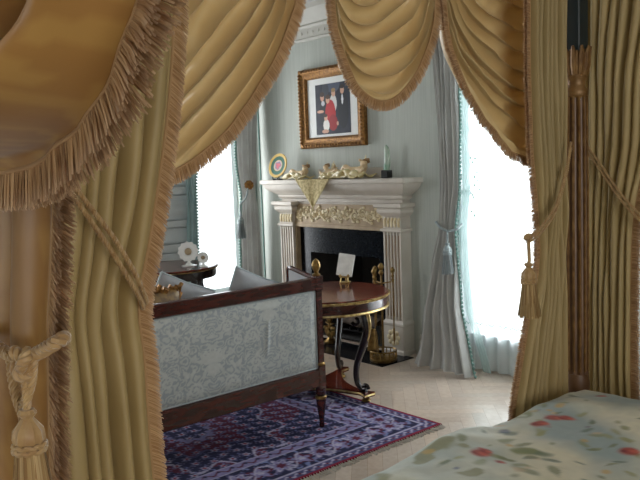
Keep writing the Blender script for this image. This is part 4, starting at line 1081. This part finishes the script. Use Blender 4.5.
# near side swag
SYN = .205
pn = lambda L: [ony(x, y, SYN) for x, y in L]
lowN = pn([(205,-260),(186,-120),(166,0),(158,35),(147,68),(130,110),(106,150),(76,180),(45,199),(15,207),(-20,205),(-70,190),(-120,150)])[::-1]
swag('nearest and largest damask swag filling the upper left corner', 'x', SYN, np.array([lowN[0][0], SYN, Tz]), np.array([lowN[-1][0]-.22, SYN, Tz]), lowN, 7, .12, .05, 23, M_silkd, .030, pattern=True, side=-1, mid=(-.27, 0, .21))

# ------------------------------------------------------------------ tiebacks
def tieback(label, loc): return thing('tieback', label, 'tieback', loc, 'cord tiebacks of the bed curtains')
# left foot curtain: two twisted cords from the post to the pinched edge
t = tieback('pair of twisted cords slanting across the khaki left bed curtain', onx(140, 290, -1.2))
mb = MB()
c1 = [onx(x, y, X) for x, y, X in ((62,172,-1.215),(90,207,-1.215),(115,240,-1.215),(134,272,-1.215),(143,292,-1.225),(146,302,-1.262),(141,307,-1.315))]
c2 = [onx(x, y, X) for x, y, X in ((62,180,-1.215),(88,217,-1.215),(110,249,-1.215),(130,281,-1.215),(139,297,-1.225),(143,307,-1.262),(139,311,-1.315))]
rope(mb, c1, .0045, 3, .018, 170); rope(mb, c2, .0045, 3, .018, 170); mb.build('cord', M_cord, t)
# right foot curtain
t = tieback('twisted cord and tassel hanging beside the bright right window', onx(530, 240, -1.22))
mb = MB()
for dy_ in (0, 7):
    rope(mb, [onx(x, y+dy_*.8, X) for x, y, X in ((571,142,-1.225),(566,170,-1.225),(556,205,-1.22),(542,226,-1.22),(533,234,-1.225),(528,236,-1.262),(530,235,-1.31))], .004, 3, .02, 120)
mb.build('cord', M_cord, t)
top = onx(528, 238, -1.235)
mb = MB(); 
rope(mb, [top+.0042*((math.sin(a)+2*math.sin(2*a))*np.array([0, 1, 0])+(math.cos(a)-2*math.cos(2*a))*np.array([0, 0, 1])+.9*math.sin(3*a)*np.array([1, 0, 0])) for a in np.linspace(0, 2*PI, 40)], .005, 3, .02, 100)
mb.build('knot', M_cord, t)
tassel(t, top+np.array([.012, -.016, -.004]), .108, M_cord, TS_COLS)
# far side curtain
t = tieback('twisted cord slanting over the curtain right of the gilt post', ony(612, 180, 2.22))
mb = MB()
for d_ in (0, 6): rope(mb, [ony(x, y+d_, Y) for x, y, Y in ((585,143,2.235),(600,164,2.235),(620,193,2.232),(640,215,2.232),(652,226,2.24))], .0042, 3, .02, 120)
mb.build('cord', M_cord, t)
# near curtain with the big tassel
t = tieback('thick knotted cord with large tassel on the nearest curtain', ony(22, 365, .235))
mb = MB(); Yk = .238
rope(mb, [ony(x, y, Y) for x, y, Y in ((-40,325,Yk),(-15,338,Yk),(5,352,Yk-.004),(20,360,Yk-.008))], .006, 3, .022, 90)
rope(mb, [ony(x, y, Y) for x, y, Y in ((24,360,Yk-.008),(40,352,Yk-.004),(52,345,Yk-.001),(60,340,Yk+.003),(64,338,Yk+.016),(63,338,Yk+.036))], .006, 3, .022, 90)
rope(mb, [ony(x, y, Yk-.008) for x, y in ((10,352),(13,380),(17,398),(21,410))], .0045, 3, .018, 60)
rope(mb, [ony(x, y, Yk-.008) for x, y in ((33,356),(31,380),(27,396),(23,410))], .0045, 3, .018, 60)
mb.build('cord', M_cord, t)
mb = MB(); kc = ony(22, 362, Yk-.014)
def knot_curve(c, k, ax): return [np.array(c)+k*((math.sin(a)+2*math.sin(2*a))*np.array(ax)+np.array([0, 0, 1])*(math.cos(a)-2*math.cos(2*a))+.9*math.sin(3*a)*np.array([ax[1], -ax[0], 0])) for a in np.linspace(0, 2*PI, 40)]
rope(mb, knot_curve(kc, .0042, (1, 0, 0)), .0052, 3, .02, 120)
mb.build('knot', M_cord, t)
tassel(t, ony(23, 362, Yk-.012), .070, M_cord, TS_COLS)

# ================================================================== WINDOW DRAPES
def drape(name, label, axis, plane_fn, e0, e1, ztop, zbot, nf, amp, m, seed, group, trim_edge=None):
    z_mid = 1.2; pl = plane_fn(z_mid)
    t = thing(name, label, 'curtain', ((pl, e0(z_mid), zbot) if axis == 'y' else (e0(z_mid), pl, zbot)), group)
    nu, nv = nf*14, 120; uu = np.linspace(0, 1, nu); P = np.zeros((nv, nu, 3))
    for j, z in enumerate(np.linspace(ztop, zbot, nv)):
        a, b = e0(z), e1(z); ph = 2*PI*nf*(uu+.03*vnoise(uu*4+z, seed)); am = amp*min(1.3, max(.3, abs(b-a)/.22))*(1+.4*vnoise(uu*5+z*1.3, seed+1))
        w = am*(np.sin(ph)+.3*np.sin(2*ph+1))+.012*vnoise2(uu*6, np.full(nu, z*5), seed+2)
        s = a+(b-a)*uu
        P[j] = np.stack([plane_fn(z)+w, s, np.full(nu, z)], 1) if axis == 'y' else np.stack([s, plane_fn(z)+w, np.full(nu, z)], 1)
    MB().grid(P).build('cloth', m, t, angle=180, fix=False)
    if trim_edge is not None:
        mb = MB(); e = P[:, trim_edge]; mb.tube(e, .006, 6)
        sp = spline(e, 90)
        for k, p_ in enumerate(sp): mb.ball(p_+np.array([.012 if axis == 'x' else 0, (-.012 if trim_edge == 0 else .012) if axis == 'y' else -.004, 0]), .011, 6)
        mb.build('beaded_trim', M_teal, t)
    return t, P
yd = lambda z: 4.19-.10*math.exp(-((z-.0)/.45)**2)
e0 = zcurve([ony(x, y, 4.19) for x, y in ((428,-40),(431,20),(436,100),(440,180),(439,228),(433,262),(426,310))]+[ony(419, 350, 4.11), ony(411, 369, 4.09)], 0)
e1 = zcurve([ony(x, y, 4.19) for x, y in ((455,-40),(457,60),(459,130),(460,190),(456,228),(458,262),(463,310))]+[ony(468, 350, 4.11), ony(473, 378, 4.09)], 0)
dr1, _ = drape('window_drape', 'grey blue silk drape left of the right window, pooled on the floor', 'x', yd, e0, e1, 2.56, .012, 5, .022, M_grey, 51, 'grey window drapes', trim_edge=-1)
nu, nv = 26, 90; P = np.zeros((nv, nu, 3)); uu = np.linspace(0, 1, nu)
for j, z in enumerate(np.linspace(2.54, .015, nv)):
    P[j] = np.stack([e1(z)-.02+.07*uu, 4.235+.008*np.sin(uu*19+z), np.full(nu, z)], 1)
MB().grid(P).build('lining', mat('pale_teal_lining', (186,206,204), .6, c2=(196,216,214), scale=8, transl=.4, transp=.35), dr1, angle=180, fix=False)
t = thing('drape_tieback', 'grey cord and tassel tying the silk drape by the mantel', 'tieback', ony(448, 228, 4.12), 'grey drape tiebacks')
mb = MB(); rope(mb, [ony(x, y, Y) for x, y, Y in ((436,222,4.20),(440,227,4.135),(448,231,4.13),(457,229,4.14),(462,224,4.2))], .009, 3, .04, 60); mb.build('cord', M_cordg, t)
tassel(t, ony(447, 230, 4.122), .15, M_cordg, GR_COLS)
# sheer lace
SYs = 4.29
nu, nv = 220, 60; P = np.zeros((nv, nu, 3)); uu = np.linspace(-3.52, -2.02, nu)
for j, z in enumerate(np.linspace(2.54, .012, nv)):
    P[j] = np.stack([uu, SYs+.016*np.sin(uu*62+.5*vnoise(uu*5, 4))+.006*vnoise2(uu*9, np.full(nu, z*3), 6), np.full(nu, z)], 1)
sh = tag(MB().grid(P).build('sheer_curtain', M_sheer, loc=(-2.8, SYs, 0), angle=180, fix=False), 'white sheer curtain covering the bright right window', 'curtain')
mb = MB()
for k in range(70):
    xk = -3.43+abs(rnd.gauss(0, .10)); z = rnd.uniform(.9, 2.35); sg = rnd.choice((-1, 1)); R_ = rnd.uniform(.012, .026)
    mb.tube([(xk+sg*R_*(1-.8*t)*math.cos(6*t), SYs-.026, z+R_*(1-.8*t)*math.sin(6*t)+.03*t) for t in np.linspace(0, 1, 12)], .0028, 4)
    mb.ball((xk+sg*R_*1.3, SYs-.026, z-.01), .009, 6, sc=(.8, .4, 1.3))
for k in range(26): mb.tube([(-3.35+k*.05+.022*math.cos(a), SYs-.024, .335+.016*math.sin(a)) for a in np.linspace(0, PI, 8)], .003, 4)
mb.build('embroidery', M_teal, sh)['kind'] = 'stuff'
MB().tube([(-3.58, 4.19, 2.57), (-1.96, 4.19, 2.57)], .016, 10).build('rod', M_gilt, dr1)
# left window drapes
xd = lambda z: XL+.13
f0 = zcurve([onx(x, y, XL+.13) for x, y in ((228,60),(233,120),(236,165),(241,195),(240,240),(241,285))], 1)
f1 = zcurve([onx(x, y, XL+.13) for x, y in ((254,60),(255,120),(255,165),(254,187),(258,220),(262,280))], 1)
clampf = lambda f, hi: (lambda z: min(f(z), hi))
dl, _ = drape('window_drape', 'grey silk drape right of the left window, beside the mantel', 'y', xd, clampf(f0, 4.12), clampf(f1, 4.30), 2.5, .012, 4, .022, M_grey, 61, 'grey window drapes', trim_edge=0)
t = thing('curtain_holdback', 'round gilt rosette holding the grey drape beside the mantel', 'holdback', onx(249, 185, XL+.19))
c = onx(249, 185, XL+.185)
MB().tube([(XL+.001, c[1]+.02, c[2]), tuple(c)], .008, 8).build('stem', M_brass, t)
mb = MB(); mb.lathe([(.001, -.01), (.035, -.008), (.045, 0), (.04, .012), (.02, .014), (.001, .022)], tuple(c), axis=(.9, -.4, .05), n=20, mod=lambda a, z: 1+.08*math.cos(8*a)); mb.build('rosette', M_gilt, t)
t = thing('drape_tieback', 'blue grey tassel hanging on the left window drape', 'tieback', onx(239, 215, XL+.22), 'grey drape tiebacks')
tp = onx(240, 205, XL+.23); mb = MB(); rope(mb, [tuple(c+np.array([.02, -.03, -.03])), tuple((c+tp)/2+np.array([.025, 0, -.02])), tuple(tp)], .008, 3, .03, 40); mb.build('cord', M_cordg, t)
tassel(t, tp, .15, M_cordg, GR_COLS)
g0 = zcurve([onx(x, y, XL+.12) for x, y in ((185,120),(187,200),(188,290))], 1); g1 = zcurve([onx(x, y, XL+.12) for x, y in ((197,120),(196,200),(199,290))], 1)
drape('window_drape', 'narrow teal grey drape at left side of the left window', 'y', lambda z: XL+.12, g0, g1, 2.5, .012, 2, .015, mat('teal_grey_silk', (120,148,148), .4, c2=(140,164,164), scale=6, sheen=.2, transl=.06), 71, 'grey window drapes', trim_edge=-1)

# ================================================================== LIGHT, WORLD, CAMERA
w = bpy.data.worlds.new('sky'); bpy.context.scene.world = w; w.use_nodes = True
bg = w.node_tree.nodes['Background']; bg.inputs[0].default_value = (.90, .96, 1, 1); bg.inputs[1].default_value = 2.2
def area(name, loc, rot, sx, sy, power, color):
    l = bpy.data.lights.new(name, 'AREA'); l.shape = 'RECTANGLE'; l.size = sx; l.size_y = sy; l.energy = power; l.color = color
    o = bpy.data.objects.new(name, l); col.objects.link(o); o.location = loc; o.rotation_euler = rot
    return o
area('daylight_left', (XL-.55, 3.45, 1.4), (0, math.radians(-90), 0), 2.2, .8, 58, (.94, .97, 1))
area('daylight_back', ((W1[0]+W1[1])/2, YB+.7, 1.4), (math.radians(-90), 0, 0), 1.2, 2.2, 100, (.94, .97, 1))
area('fill_right', (XR+.4, -.2, 1.5), (0, math.radians(90), 0), 2.2, 2.8, 62, (1, .95, .88))  # added fill lamp outside the unseen right opening
area('fill_left_far', (XL-.55, (W3[0]+W3[1])/2, 1.4), (0, math.radians(-90), 0), 2.1, 1.3, 90, (.96, .98, 1))  # added lamp outside the unseen window, softens the room light
area('fill_front', (-1.7, YR-.4, 1.5), (math.radians(90), 0, 0), 1.3, 1.9, 9, (1, .96, .9))  # weak added fill for the near curtains, from the unseen front wall

sc = bpy.context.scene
cam = bpy.data.cameras.new('camera'); co = bpy.data.objects.new('camera', cam); col.objects.link(co)
cam.sensor_fit = 'HORIZONTAL'; cam.sensor_width = 36; cam.lens = FPX*36/640; cam.clip_start = .02
R = Matrix(((_r[0], _u[0], -_f[0]), (_r[1], _u[1], -_f[1]), (_r[2], _u[2], -_f[2])))
co.matrix_world = Matrix.Translation((0, 0, EYE)) @ R.to_4x4()
sc.camera = co
sc.view_settings.view_transform = 'Standard'; sc.view_settings.look = 'None'; sc.view_settings.gamma = 1; sc.view_settings.use_curve_mapping = False
sc.view_settings.exposure = 0.2
sc.cycles.use_denoising = True
sc.cycles.max_bounces = 10; sc.cycles.diffuse_bounces = 5; sc.cycles.transparent_max_bounces = 12
